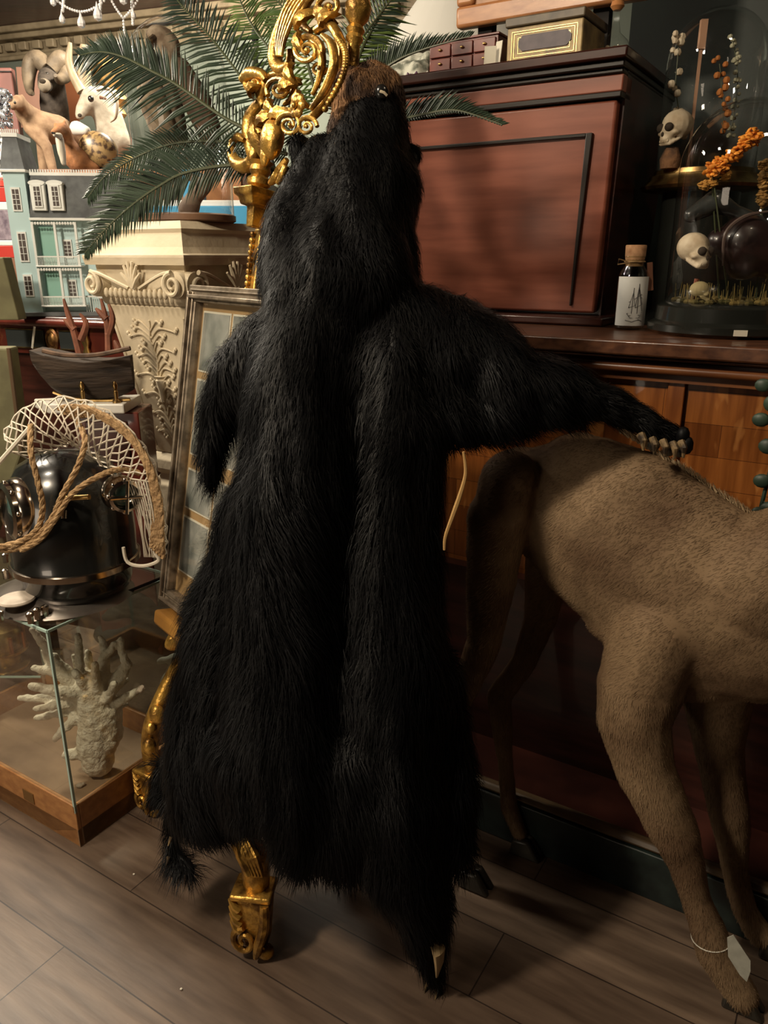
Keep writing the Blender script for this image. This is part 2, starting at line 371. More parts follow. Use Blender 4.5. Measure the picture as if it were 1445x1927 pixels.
sx_ = onplane(FW, 1268, 725, .22).x
MB(FW).bb(sx_-.012, sx_+.022, .222, .235, .14, ZC-.075).build('stile', mat('oak_stile', (.30, .10, .024), .3, 0, (.17, .05, .013), 3, (20, 20, 2), coat=.2), counter, bevel=.002)
MB(FW).bb(X0, X1, .16, 1.03, ZC-.03, ZC).bb(X0, X1, .175, .3, ZC-.038, ZC-.03).build('top', COUNTER, counter, bevel=.008)
m_ = MB(FW); m_.bb(X0, X1, .19, .3, ZC-.052, ZC-.038); m_.build('cove_moulding', DARKW, counter, bevel=.004)
MB(FW).tube([(X0, .195, ZC-.058), (X1, .195, ZC-.058)], .009, 10).bb(X0, X1, .21, .3, ZC-.085, ZC-.06).build('bead_moulding', mat('oak_bead', (.24, .09, .03), .35, 0, (.12, .04, .015), 8), counter)
MB(FW).bb(X0, X1, .035, .235, .118, .124).build('plinth_top', DARKW, counter)  # dark colour stands in for the shade above the base moulding
MB(FW).bb(X0, X1, .004, .035, .118, .138).build('base_moulding', mat('worn_base_moulding', (.12, .075, .035), .5, 0, (.05, .03, .015), 12), counter, bevel=.01)
MB(FW).bb(X0, X1, 0, 1.02, 0, .118).build('plinth', mat('dark_green_marble', (.022, .036, .032), .35, 0, (.006, .010, .010), 14, contrast=(.4, .7)), counter, bevel=.003)
lp = MB(FW).bb(X0, X1, .200, .236, .124, .60); lp.build('lower_panel', DARKW, counter)

# ================================================================ CABINET STANDING ON THE COUNTER
yc = .48
tr_ = onplane(FW, 1184, 100, yc); br_ = onplane(FW, 1120, 594, yc)
ZT = tr_.z; xr = (br_.x+tr_.x)/2+.005; xl = xr-.76
cab = thing('cabinet', 'red mahogany cabinet with one recessed panelled door, standing on the oak counter', 'cabinet', FW @ Vector(((xl+xr)/2, .65, ZC)))
lean = .045
def cabhex(x0, x1, y0, y1, z0, z1):
    def sh(z): return -(z-ZC)/(ZT-ZC)*lean
    def xs(z): return (z-ZC)/(ZT-ZC)*.03-.015
    return ([(x0, y0+sh(z0), z0), (x1+xs(z0), y0+sh(z0), z0), (x1+xs(z0), y1, z0), (x0, y1, z0)], [(x0, y0+sh(z1), z1), (x1+xs(z1), y0+sh(z1), z1), (x1+xs(z1), y1, z1), (x0, y1, z1)])
MB(FW).hexa(*cabhex(xl, xr, yc+.03, .90, ZC+.02, ZT-.03)).build('carcass', DARKW, cab)
MB(FW).hexa(*cabhex(xl-.02, xr+.012, yc-.035, .92, ZT-.022, ZT)).build('top', DARKW, cab, bevel=.004)
MB(FW).hexa(*cabhex(xl-.01, xr+.004, yc-.018, .91, ZT-.036, ZT-.022)).hexa(*cabhex(xl-.01, xr, yc-.006, .91, ZT-.046, ZT-.036)).build('crown_moulding', BLACKM, cab, bevel=.003)
zf = onplane(FW, 1100, 190, yc).z
MB(FW).hexa(*cabhex(xl, xr, yc, yc+.03, zf+.006, ZT-.046)).build('frieze', MAHOG, cab, bevel=.003)
MB(FW).hexa(*cabhex(xl, xr, yc-.006, yc+.03, zf-.006, zf+.006)).build('moulding_strip', BLACKM, cab, bevel=.002)
MB(FW).hexa(*cabhex(xl-.02, xr+.03, yc-.05, .92, ZC+.001, ZC+.022)).build('base', DARKW, cab, bevel=.005)
door = cab
dz0, dz1 = ZC+.028, zf-.008
pz1 = onplane(FW, 1100, 255, yc).z; pxr = onplane(FW, 1092, 390, yc).x+.005
MB(FW).hexa(*cabhex(xl+.005, xr-.01, yc+.006, yc+.03, dz0, dz1)).build('door', MAHOG, cab, bevel=.006)
bd = MB(FW); f_ = .008
def bar(x0, x1, z0, z1): bd.hexa(*cabhex(x0, x1, yc-.004, yc+.012, z0, z1))
pxl = xl+.06; bar(pxl, pxr, pz1-f_, pz1); bar(pxl, pxl+f_, ZC+.075, pz1)
h1, h2 = cabhex(pxr-f_, pxr, yc-.004, yc+.012, ZC+.045, pz1); bd.add([*[(v[0]-(0.0 if i in (0, 3) else 0), v[1], v[2]) for i, v in enumerate(h1)], *[(v[0]+(.03 if i in (0, 3) else 0)-(0), v[1], v[2]) for i, v in enumerate(h2)]], [(3,2,1,0),(4,5,6,7),(0,1,5,4),(1,2,6,5),(2,3,7,6),(3,0,4,7)])
dr = bpy.data.objects['door'] if 'door' in bpy.data.objects else None
bd.build('panel_moulding', BLACKM, dr, bevel=.0015)

# ================================================================ things on top of the cabinet
def onZ(px, py, yoff): return onplane(FW, px, py, yoff)
# book-shaped box
q0 = onZ(957, 120, yc-.005); q1 = onZ(1098, 100, yc-.005)
bw = q1.x-q0.x; qz = ZT+.001; bh = onZ(960, 40, yc).z-qz
bk = thing('box', 'gilt-tooled leather covered box with dark oblong label, on top of the mahogany cabinet', 'box', FW @ Vector((q0.x+bw/2, yc+.06, qz)))
LEA = mat('worn_leather_gilt', (.34, .25, .11), .5, .2, (.12, .08, .045), 22)
MB(FW).bb(q0.x, q1.x, yc-.02, yc+.14, qz, qz+bh*.80).build('body', LEA, bk, bevel=.003)
MB(FW).bb(q0.x-.004, q1.x+.004, yc-.026, yc+.146, qz+bh*.80, qz+bh).build('lid', mat('worn_leather_lid', (.13, .10, .06), .5, 0, (.06, .045, .03), 22), bk, bevel=.003)
ln = MB(FW)
for k, gp in enumerate((.012, .018, .028)):
    x0, x1, z0, z1 = q0.x+gp, q1.x-gp, qz+gp*.8, qz+bh*.8-gp*.8
    t = .0012
    for a in ((x0, x1, z0, z0+t), (x0, x1, z1-t, z1), (x0, x0+t, z0, z1), (x1-t, x1, z0, z1)): ln.bb(a[0], a[1], yc-.0215, yc-.0195, a[2], a[3])
ln.build('gilt_lines', mat('gilt_line', (.75, .52, .2), .35, .6), bk)
lx0, lx1, lz0, lz1 = q0.x+bw*.16, q1.x-bw*.14, qz+bh*.28, qz+bh*.6
oct_ = [(lx0, lz0+.01), (lx0+.01, lz0), (lx1-.01, lz0), (lx1, lz0+.01), (lx1, lz1-.01), (lx1-.01, lz1), (lx0+.01, lz1), (lx0, lz1-.01)]
MB(FW).prism(oct_, yc-.0225, yc-.02).build('title_panel', mat('purple_leather', (.07, .045, .055), .5, 0, (.035, .02, .03), 40), bk)
# framed panel above it
w0 = onZ(858, 55, yc+.16); w1 = onZ(1105, 5, yc+.16)
fr = thing('picture_frame', 'honey-coloured wooden frame standing behind the gilt leather box', 'picture frame', FW @ Vector((w0.x+.2, yc+.17, ZT)))
fz = w0.z; fx0 = w0.x; fx1 = fx0+.5
WF = mat('frame_wood', (.42, .19, .075), .35, 0, (.30, .12, .045), 6, (3, 3, 12))
for nm, a in (('rail', (fx0, fx1, fz, fz+.05)), ('rail', (fx0, fx1, fz+.42, fz+.47)), ('stile', (fx0, fx0+.05, fz+.05, fz+.42)), ('stile', (fx1-.05, fx1, fz+.05, fz+.42))):
    MB(FW).bb(a[0], a[1], yc+.155, yc+.19, a[2], a[3]).build(nm, WF, fr, bevel=.008)
MB(FW).bb(fx0+.05, fx1-.05, yc+.17, yc+.182, fz+.05, fz+.42).build('panel', mat('frame_panel', (.36, .16, .06), .4), fr)
for xx in (fx0+.07, fx1-.12): MB(FW).bb(xx-.02, xx+.02, yc+.19, yc+.22, ZT, fz+.3).build('stand', mat('dull_black_wood', (.01, .008, .007), .9), fr)
# miniature chest of drawers
m0 = onZ(808, 128, yc+.0); m1 = onZ(936, 112, yc+.0)
mc = thing('miniature_chest', 'tiny dark red six-drawer chest with brass pulls, left of the gilt leather box', 'chest', FW @ Vector(((m0.x+m1.x)/2, yc+.04, ZT)))
mw = m1.x-m0.x; mh = onZ(812, 84, yc).z-ZT; RED = mat('cherry_mini', (.17, .035, .022), .3, 0, (.09, .018, .012), 20, coat=.3)
MB(FW).bb(m0.x, m1.x, yc-.0, yc+.08, ZT+.010, ZT+mh).build('body', RED, mc, bevel=.001)
MB(FW).bb(m0.x-.004, m1.x+.004, yc-.004, yc+.085, ZT+mh, ZT+mh+.005).build('top', RED, mc, bevel=.001)
pts = [(m0.x, ZT), (m0.x, ZT+.012), (m1.x, ZT+.012), (m1.x, ZT), (m1.x-.012, ZT)]+[(m1.x-.012-(mw-.024)*k/16, ZT+.004+.005*abs(math.sin(k/16*math.pi*2))) for k in range(1, 16)]+[(m0.x+.012, ZT)]
MB(FW).prism(pts, yc-.006, yc+.0).build('apron', RED, mc)
for r_ in range(2):
    for k in range(3):
        x0 = m0.x+.004+k*(mw-.006)/3; z0 = ZT+.014+r_*(mh-.016)/2
        dw = MB(FW).bb(x0, x0+(mw-.006)/3-.003, yc-.006, yc+.002, z0, z0+(mh-.016)/2-.003).build('drawer', RED, mc, bevel=.0015)
        MB(FW).ball((x0+(mw-.006)/6, yc-.009, z0+(mh-.016)/4), (.0055, .003, .003), 10).build('knob', BRASS, dw)
g = onZ(925, 118, yc-.02)
single(MB(FW).box((g.x, yc-.03, ZT+.024), (.028, .002, .048), rx=R(-12), rz=R(18)).box((g.x+.012, yc-.012, ZT+.03), (.02, .002, .06), rx=R(-8), rz=R(-20)), 'card', PAPER, 'small white folded price card between the tiny chest and the gilt leather box', 'card')
# crystal cluster, white rock, draped cloth
g = onZ(786, 135, yc+.02)
cr = thing('mineral_cluster', 'purple and white crystal cluster beside the tiny red chest', 'mineral', FW @ Vector((g.x, yc+.03, ZT)))
a = MB(FW); b_ = MB(FW)
for k in range(26):
    x = g.x+random.uniform(-.035, .035); y = yc+.03+random.uniform(-.02, .02); ax = (random.uniform(-.6, .6), random.uniform(-.8, 0), 1); s = random.uniform(.005, .009)
    (a if k % 2 else b_).lathe([(s, 0), (s, s*2.2), (.0005, s*3.4)], (x, y, ZT+.001), 6, ax)
a.build('crystals', mat('amethyst', (.10, .05, .09), .2), cr, smooth=False); b_.build('pale_crystals', mat('quartz', (.6, .58, .5), .3), cr, smooth=False)
g = onZ(775, 80, yc+.12); sc = .075
mb = MB(FW)
for k in range(16): mb.ball((g.x+random.uniform(-.06, .05), yc+.13+random.uniform(-.03, .03), ZT+.035+random.uniform(0, .045)*(1-abs(k-8)/14)), random.uniform(.022, .04), 10)
rk = organic('rock', mb, mat('pale_lichen_rock', (.5, .5, .42), .9, 0, (.12, .13, .10), 30, contrast=(.4, .55), bump=.6), None, .005, 2, disp=lambda c: .008*noise.noise(c*40))
tag(rk, 'white and grey lichen-speckled rock on the cabinet top, above the bear pelt', 'rock')
# white shade behind
g = P(815, 45, 2.9)
sh = thing('lampshade', 'white conical lampshade behind the speckled rock', 'lamp', (g.x, g.y, 0))
MB().lathe([(.04, .33), (.30, .0), (.295, .0), (.035, .325)], (g.x+.10, g.y, g.z-.12), 32).build('shade', mat('linen_shade', (.70, .68, .62), .8), sh)
MB().lathe([(.14, 0), (.15, .02), (.03, .05), (.015, .1), (.015, g.z-.1)], (g.x+.10, g.y, .0), 20).build('stand', BRASS, sh)
# glass drop bottle on the right end of the cabinet
g = onZ(1150, 95, yc+.08)
gb = thing('glass_bottle', 'small round glass bottle with pale dried flowers, right end of the cabinet top', 'bottle', FW @ Vector((g.x-.002, yc+.10, ZT+.001)))
MB(FW).lathe([(.018, 0), (.034, .012), (.038, .032), (.03, .05), (.012, .066), (.007, .09), (.007, .115), (.011, .12)], (g.x, yc+.10, ZT+.001), 24).build('flask', GLASS, gb, smooth='all')
a = MB(FW)
for k in range(14): a.ball((g.x+random.uniform(-.022, .022), yc+.10+random.uniform(-.02, .02), ZT+.025+random.uniform(-.008, .018)), .006, 8)
a.build('dried_flowers', BONE, gb)
MB(FW).lathe([(.009, .112), (.016, .12), (.013, .13), (.020, .138), (.004, .150)], (g.x, yc+.10, ZT+.001), 16).build('stopper', mat('amber_stopper', (.4, .17, .06), .3), gb)

# ================================================================ domes and bottle on the counter (right)
def skull(c, s, rz, parent=None, label=None, m=BONE, cat=None, name='skull'):
    t = parent
    Mx = Matrix.Translation(c) @ Matrix.Rotation(rz, 4, 'Z')
    top = thing(name, label, 'skull', c) if not parent else parent
    mb = MB(Mx); mb.ball((0, .1*s, .62*s), (.42*s, .52*s, .42*s), 16); mb.ball((0, -.28*s, .42*s), (.30*s, .22*s, .28*s), 12)
    mb.ball((0, -.36*s, .20*s), (.19*s, .16*s, .14*s), 10)
    for k in (-1, 1): mb.ball((k*.27*s, -.25*s, .36*s), (.11*s, .14*s, .08*s), 8); capsule(mb, (k*.28*s, .0, .25*s), .05*s, (k*.18*s, -.3*s, .07*s), .06*s, 8)
    capsule(mb, (-.18*s, -.34*s, .06*s), .06*s, (.18*s, -.34*s, .06*s), .06*s, 8)
    o = organic('cranium', mb, m, top, .04*s, 2)
    for k in (-1, 1): MB(Mx).ball((k*.155*s, -.42*s, .50*s), (.135*s, .13*s, .13*s), 12).build('eye_socket', SOCKET, top)
    MB(Mx).ball((0, -.50*s, .31*s), (.045*s, .05*s, .07*s), 8).build('nose_hole', SOCKET, top)
    tt = MB(Mx)
    for k in range(7): tt.ball(((k-3)*.05*s, -.46*s+abs(k-3)*.015*s, .13*s), (.022*s, .02*s, .045*s), 8)
    tt.build('teeth', BONE, top)
    return top
def dome(cx, cy, z, r, h, parent, m=GLASS):
    prof = [(r, 0), (r, h-r)]+[(max(.001, r*math.cos(R(a))), h-r+r*math.sin(R(a))) for a in range(10, 91, 8)]
    prof[-1] = (.001, h); inner = [(max(.0005, p[0]-.003), p[1]-(.003 if p[1] > 0 else 0)) for p in prof[::-1]]
    inner[-1] = (r-.003, 0)
    return MB().lathe(prof, (cx, cy, z), 48).build('glass_dome', m, parent, smooth='all')
# big dome
D = FW @ Vector((onplane(FW, 1368, 590, .44).x, .44, ZC)); rB = .138
bdm = thing('bell_jar', 'large glass dome on black round base with white sticker, right end of counter', 'glass dome', D)
MB().lathe([(rB*1.12, 0), (rB*1.2, .008), (rB*1.2, .022), (rB*1.1, .03), (rB*1.08, .058), (rB*1.0, .066)], D, 48).build('base', BLACKBASE, bdm)
dome(D.x, D.y, D.z+.062, rB*.97, P(1368, 183, D.y).z-D.z-.062, bdm)
st = MB(); vv = P(1393, 598, D.y-.14); vv = D+(Vector((vv.x, vv.y, 0))-Vector((D.x, D.y, 0))).normalized()*(rB*1.205); an = math.atan2(vv.y-D.y, vv.x-D.x)
st.box((vv.x, vv.y, D.z+.014), (.002, .026, .012), rz=an); st.build('sticker', PAPER, bdm)
zd = D.z+.066
ms = MB()
for k in range(110):
    a = random.uniform(0, 6.28); r = rB*.85*math.sqrt(random.random()); x, y = D.x+r*math.cos(a), D.y+r*math.sin(a); hh = random.uniform(.008, .045)
    ms.tube([(x, y, zd), (x+random.uniform(-.006, .006), y, zd+hh)], [.0018, .0008], 4); ms.ball((x, y, zd+.003), (.010, .010, .006), 6)
single(ms, 'moss', mat('dried_moss', (.22, .15, .04), .95, 0, (.08, .07, .02), 40), 'dried yellow-brown moss on the floor of the large glass dome', 'moss')['kind'] = 'stuff'
q = P(1308, 472, D.y-.06); skull(Vector((q.x, q.y, q.z-.036)), .070, R(25), None, 'white monkey-like skull with big eye socket, held up inside the large glass dome')
q = P(1322, 530, D.y-.05); skull(Vector((q.x, q.y, zd+.004)), .040, R(70), None, 'small yellowish skull lying in the moss of the large glass dome', mat('old_bone', (.42, .34, .17), .7))
sup = MB(); q = P(1308, 520, D.y-.03); sup.tube([(q.x, q.y+.0, zd), (q.x+.004, q.y, zd+.05)], .005, 8); single(sup, 'twig', mat('red_twig', (.22, .06, .03), .6), 'short reddish twig propping the skull inside the large glass dome', 'twig')
# orange flowers in the big dome
ORG = mat('orange_petals', (.85, .33, .035), .7, 0, (.55, .16, .01), 60)
def flowers(name, label, seq, Y, n, spread, stem_to, col=ORG):
    t = thing(name, label, 'flower', stem_to)
    path = pathpx(seq, Y, 5); MB().tube([stem_to, *path], .0018, 5).build('stem', RACHIS, t)
    for k in range(n):
        c0 = path[int(k*(len(path)-1)/max(1, n-1))]; mb = MB()
        for j in range(40):
            d = Vector((random.gauss(0, 1), random.gauss(0, 1), random.gauss(0, 1))).normalized(); p_ = c0+d*spread*random.uniform(.3, 1)
            mb.ball(p_, (.0065, .0065, .003), 6, rz=random.uniform(0, 3), tilt=random.uniform(-1, 1))
        mb.build('flower_head', col, t)
    return t
flowers('orange_flower', 'bright orange dried flower spray leaning up right inside the large glass dome', [(1340, 320), (1370, 300), (1395, 275), (1418, 258)], D.y-.03, 5, .017, Vector((D.x, D.y, zd)))
flowers('orange_flower', 'dull ochre flower sprig hanging low inside the large glass dome', [(1340, 345), (1325, 348), (1365, 330)], D.y-.02, 3, .009, Vector((D.x-.02, D.y, zd)), mat('ochre_petals', (.45, .22, .04), .8))
flowers('orange_flower', 'brownish ochre flower spike at the right edge inside the large glass dome', [(1435, 380), (1437, 350), (1440, 310)], D.y+.02, 5, .012, Vector((D.x+.06, D.y, zd)), mat('brown_petals', (.38, .20, .05), .8, 0, (.16, .09, .02), 60))
# dark stuffed bird with rounded back
mb = MB(); yy = D.y+.0
cpx(mb, [(1355, 455, 26, yy), (1400, 455, 50, yy), (1445, 475, 48, yy)]); cpx(mb, [(1400, 470, 46, yy), (1400, 490, 36, yy)])
cw = thing('stuffed_crow', 'glossy dark rounded bird sitting in the moss inside the large glass dome', 'stuffed bird', (D.x, D.y, zd))
organic('body', mb, mat('crow_brown', (.022, .010, .010), .35, 0, (.010, .006, .006), 20, coat=.3), cw, .005, 4)
mb = MB(); cpx(mb, [(1390, 400, 10, yy), (1345, 380, 22, yy), (1300, 405, 14, yy)]); cpx(mb, [(1390, 400, 12, yy), (1420, 420, 18, yy)])
organic('wing', mb, mat('crow_slate', (.045, .050, .048), .3, 0, (.012, .012, .012), 14, coat=.3), cw, .004, 3)
mb = MB(); mb.tube(pathpx([(1360, 500), (1365, 440), (1400, 408), (1445, 398)], yy-.045), [.002, .004, .004, .002], 6); mb.build('wing_edge', mat('crow_edge', (.10, .07, .06), .3), cw)
# tall dome on gilt stand (behind)
D2c = P(1322, 345, 2.02); D2 = Vector((D2c.x+.0, D2c.y, 0)); r2 = .112
ped2 = thing('bell_jar', 'tall narrow glass dome on a stepped gilt base, behind the large black-based dome', 'glass dome', (D2.x, D2.y, ZC))
zt2 = P(1315, 322, D2.y).z
MB().lathe([(r2*1.28, 0), (r2*1.28, .012), (r2*1.05, .02), (r2*.8, .03), (r2*.8, zt2-ZC-.05)], (D2.x, D2.y, ZC+.001), 40).build('pillar', BLACKBASE, ped2)
MB().lathe([(r2*.8, -.05), (r2*1.25, -.043), (r2*1.30, -.036), (r2*1.15, -.022), (r2*1.12, -.012), (r2*1.04, -.01), (r2*1.02, 0)], (D2.x, D2.y, zt2), 40).build('gilt_base', BRASS, ped2)
dome(D2.x, D2.y, zt2, r2, P(1320, 12, D2.y).z-zt2, ped2)
q = P(1262, 300, D2.y-.055); single(MB().lathe([(.022, 0), (.025, .02), (.015, .045)], (q.x, q.y, zt2+.0), 9), 'wood_block', mat('bark', (.16, .075, .03), .9, 0, (.06, .03, .015), 40, bump=.8), 'rough brown bark stub under the skull inside the tall dome', 'bark')
skull(Vector((q.x+.002, q.y, zt2+.047)), .076, R(-62), None, 'cream skull resting on a bark stub inside the tall glass dome')
def sprig(label, seq, Y, r, m, n=14):
    t = thing('dried_sprig', label, 'dried flower', P(seq[0][0], seq[0][1], Y)); pa = pathpx(seq, Y)
    MB().tube(pa, .0012, 4).build('stem', RACHIS, t); mb = MB()
    for k in range(n):
        c0 = random.choice(pa); mb.ball(c0+Vector((random.uniform(-1, 1), random.uniform(-1, 1), random.uniform(-1, 1)))*r*1.3, r*random.uniform(.6, 1), 7)
    mb.build('buds', m, t, kind='stuff')
sprig('white pompom bud sprig rising above the skull in the tall dome', [(1285, 250), (1272, 170), (1275, 110), (1278, 70)], D2.y-.02, .010, BONE, 22)
sprig('orange bud sprig high in the right of the tall dome', [(1360, 250), (1358, 170), (1354, 120)], D2.y-.02, .010, mat('rust_petals', (.38, .13, .025), .8), 18)
q = P(1322, 65, D2.y); single(MB().box((q.x, q.y, q.z), (.015, .012, .060)).box((q.x, q.y, q.z-.19), (.006, .006, .32)), 'cross', mat('pale_wood', (.42, .24, .15), .6), 'slim pale pink-brown wooden stick upright in the tall dome', 'stick')
sprig('pale curved feathery stem at the right side of the tall dome', [(1375, 250), (1388, 150), (1378, 70)], D2.y+.02, .006, mat('pale_plume', (.30, .29, .2), .8), 50)
# corked bottle
B = FW @ Vector((onplane(FW, 1184, 598, .42).x, .42, ZC))
bt = thing('corked_bottle', 'small corked glass bottle with white ship-drawing label, on the counter by the cabinet', 'bottle', B)
rb = .034
MB().lathe([(rb*.9, .001), (rb, .005), (rb, .110), (rb*.9, .128), (rb*.62, .142), (rb*.62, .158), (rb*.72, .162)], B, 32).build('glass_body', glass('bottle_glass', (.80, .84, .76)), bt, smooth='all')
MB().lathe([(rb*.55, .140), (rb*.66, .162), (rb*.68, .184), (rb*.64, .186)], B, 20).build('cork', mat('cork', (.48, .27, .14), .9, 0, (.3, .15, .07), 60), bt)
lb = MB()
vs = []; fs = []; NN = 22
for k in range(NN+1):
    a = R(-90-80)+R(160)*k/NN
    for z in (.010, .118): vs.append(B+Vector(((rb+.0008)*math.cos(a), (rb+.0008)*math.sin(a), z)))
for k in range(NN): fs.append((2*k, 2*k+2, 2*k+3, 2*k+1))
lbo = MB().add(vs, fs).build('label', mat('label_white', (.70, .71, .68), .7), bt)
ink = MB(); INK = mat('ink', (.04, .04, .045), .8)
def onlab(u, v): v *= 1.25; a = R(-90)+1.2*u/rb; return B+Vector(((rb+.0016)*math.cos(a), (rb+.0016)*math.sin(a), v))
for seg in ([(-.014, .03), (-.008, .022), (.008, .022), (.015, .032), (-.014, .03)], [(-.006, .03), (-.005, .075)], [(.004, .03), (.004, .082)], [(-.012, .04), (-.005, .068), (-.001, .044), (-.012, .04)], [(.0, .04), (.004, .078), (.013, .046), (.0, .04)], [(-.016, .018), (-.004, .015), (.008, .019), (.016, .016)], [(.004, .075), (.014, .034)], [(-.012, .05), (.012, .058)], [(-.01, .026), (.01, .027)], [(-.003, .055), (.011, .064)]):
    ink.tube([onlab(*s) for s in seg], .0006, 4)
ink.build('ship_drawing', INK, lbo)
tw = MB(); tw.tube([B+Vector((rb*.68*math.cos(a/12*6.283), rb*.68*math.sin(a/12*6.283), .150)) for a in range(13)], .0014, 5)
tw.tube([B+Vector((-rb*.6, -.012, .150)), B+Vector((-rb*1.25, -.02, .156)), B+Vector((-rb*1.3, -.02, .144)), B+Vector((-rb*.5, -.02, .148))], .0014, 5); tw.build('twine', ROPE, bt)
MB().box(B+Vector((rb*1.0, -.014, .118)), (.012, .002, .062), ry=R(-8)).build('leather_tag', mat('brown_tag', (.16, .065, .035), .6), bt)
# trailing plant whose pot stands on the counter beyond the frame
CACT = mat('plant_green', (.030, .055, .034), .5, 0, (.015, .028, .02), 12)
xp = onplane(FW, 1452, 800, .10).x; pp_ = Vector((xp+.20, .30, ZC))
pl = thing('trailing_plant', 'dark green round-leaved plant trailing down the oak counter front at the right frame edge', 'plant', FW @ pp_)
MB(FW).lathe([(.05, .001), (.075, .10), (.08, .115), (.07, .112)], pp_, 24).build('pot', mat('clay_pot', (.2, .09, .05), .8), pl)
vine = smoothpath([pp_+Vector((0, 0, .11)), pp_+Vector((-.05, -.10, .15)), Vector((xp+.05, .11, ZC+.03)), Vector((xp+.02, .10, ZC-.10)), Vector((xp+.01, .09, ZC-.22)), Vector((xp, .09, ZC-.36))], 6)
MB(FW).tube(vine, .004, 6).build('stem', CACT, pl)
for (px, py, r) in ((1436, 725, 15), (1432, 790, 16), (1446, 840, 18), (1434, 905, 16), (1428, 965, 14), (1450, 960, 20), (1460, 760, 22)):
    q = onplane(FW, px, py, .08); g_ = min(vine, key=lambda v: (v-q).length); s_ = r*depth(FW @ q)/F; MB(FW).tube([q, g_], .002, 5).ball(q, (s_, s_*.45, s_*.85), 12).build('leaf', CACT, pl)

# ================================================================ BROWN ANIMAL (calf-like mount), standing facing right
C0 = Vector((.74, 1.14, 0)); FA = frame(C0, d_, l_)
def ap(px, py, off): return FA @ onplane(FA, px, py, off)
an_ = thing('stuffed_calf', 'brown short-haired stuffed calf standing before the oak counter, facing right', 'stuffed animal', (.6, 1.25, 0))
TAN = mat('calf_hair', (.26, .175, .098), .72, 0, (.125, .074, .040), 4.5, spec=.25, contrast=(.38, .64))
def achain(mb, seq, off=0):
    out = []
    for s in seq:
        p = ap(s[0], s[1], s[3] if len(s) > 3 else off); out.append((p, s[2]*depth(p)/F))
    return chain(mb, out)
tor = MB()
achain(tor, [(985, 930, 92), (1060, 955, 128), (1150, 1015, 158), (1240, 1080, 172), (1330, 1140, 180), (1420, 1160, 172), (1500, 1140, 150)])
achain(tor, [(1090, 900, 90), (1200, 955, 112), (1310, 1045, 128), (1410, 1120, 122)])
achain(tor, [(1230, 1140, 140), (1280, 1230, 95)]); achain(tor, [(1330, 1200, 130), (1420, 1210, 110)])
Fi = FA.inverted()
for i, v in enumerate(tor.v):                 # narrow the barrel across its width
    q = Fi @ v; q.y *= .62; tor.v[i] = FA @ q
achain(tor, [(1440, 1090, 130), (1560, 1010, 95), (1650, 930, 80)])
achain(tor, [(1650, 920, 72), (1720, 960, 60), (1790, 1010, 42)])
achain(tor, [(1660, 880, 26), (1620, 830, 16)]); 
no, fo = -.085, .07
achain(tor, [(1240, 1190, 92, -.05), (1205, 1290, 80, -.07), (1192, 1350, 68, no), (1212, 1440, 56, no), (1248, 1520, 49, no), (1272, 1575, 43, no), (1290, 1625, 33, no), (1308, 1690, 27, no), (1328, 1740, 33, no), (1344, 1785, 37, no), (1374, 1838, 33, no), (1396, 1872, 30, no)])
achain(tor, [(1140, 1330, 16, no), (1190, 1400, 40, no)])
achain(tor, [(1330, 1790, 14, no), (1322, 1808, 9, no-.01)])
achain(tor, [(1350, 1290, 70, fo), (1350, 1400, 46, fo), (1368, 1510, 38, fo), (1378, 1570, 34, fo), (1384, 1640, 24, fo), (1400, 1710, 22, fo), (1424, 1752, 25, fo), (1452, 1775, 20, fo)])
def loc(x, y, z): return FA @ Vector((x, y, z))
hx = ap(935, 960, -.09); hxl = Fi @ hx
th = MB(); 
achain(tor, [(960, 905, 58, -.07), (945, 970, 55, -.085), (925, 1035, 50, -.09)])
for o_, hh in ((-.085, hxl.x), (.07, hxl.x+.06)):
    chain(tor, [(loc(hh, o_, hxl.z-.02), .060), (loc(hh-.015, o_, .62), .036), (loc(hh-.05, o_, .50), .028), (loc(hh-.10, o_, .40), .027), (loc(hh-.075, o_, .22), .018), (loc(hh-.06, o_, .11), .022), (loc(hh-.03, o_, .05), .02)])
def comb_calf(p):
    v = np.tile(np.array([-d_.x*.8, -d_.y*.8, -.55]), (len(p), 1)); lo = p[:, 2] < .62; v[lo] = (0, 0, -1); return v
def dispc(c): return .004*noise.noise(c*9)+.0015*noise.noise(c*30)
furry('body', tor, TAN, an_, .0075, 6, 110000, .012, .0005, comb_calf, .16, dispc, swirl=.35)
HOOF = mat('hoof_horn', (.045, .04, .03), .4, 0, (.02, .018, .014), 20)
hooves = [(ap(1398, 1884, no), 1.0), (ap(1462, 1790, fo), .9), (loc(hxl.x-.01, -.085, 0), 1), (loc(hxl.x+.05, .07, 0), 1)]
for hp, s in hooves:
    for k in (-1, 1):
        M_ = frame((hp.x, hp.y, 0), d_, l_)
        MB(M_).hexa([(-.035*s, k*.013-.011, .001), (.04*s, k*.013-.009, .001), (.04*s, k*.013+.009, .001), (-.035*s, k*.013+.011, .001)], [(-.03*s, k*.012-.010, .042), (.008*s, k*.012-.008, .046), (.008*s, k*.012+.008, .046), (-.03*s, k*.012+.010, .042)]).build('hoof', HOOF, an_, bevel=.005)
dq = ap(1338, 1812, no)
MB().ball(dq, (.012, .011, .016), 8).build('dewclaw', HOOF, an_)
eh = ap(1690, 930, -.05); MB().ball(eh, .012, 10).build('eye', BLACKE, an_)
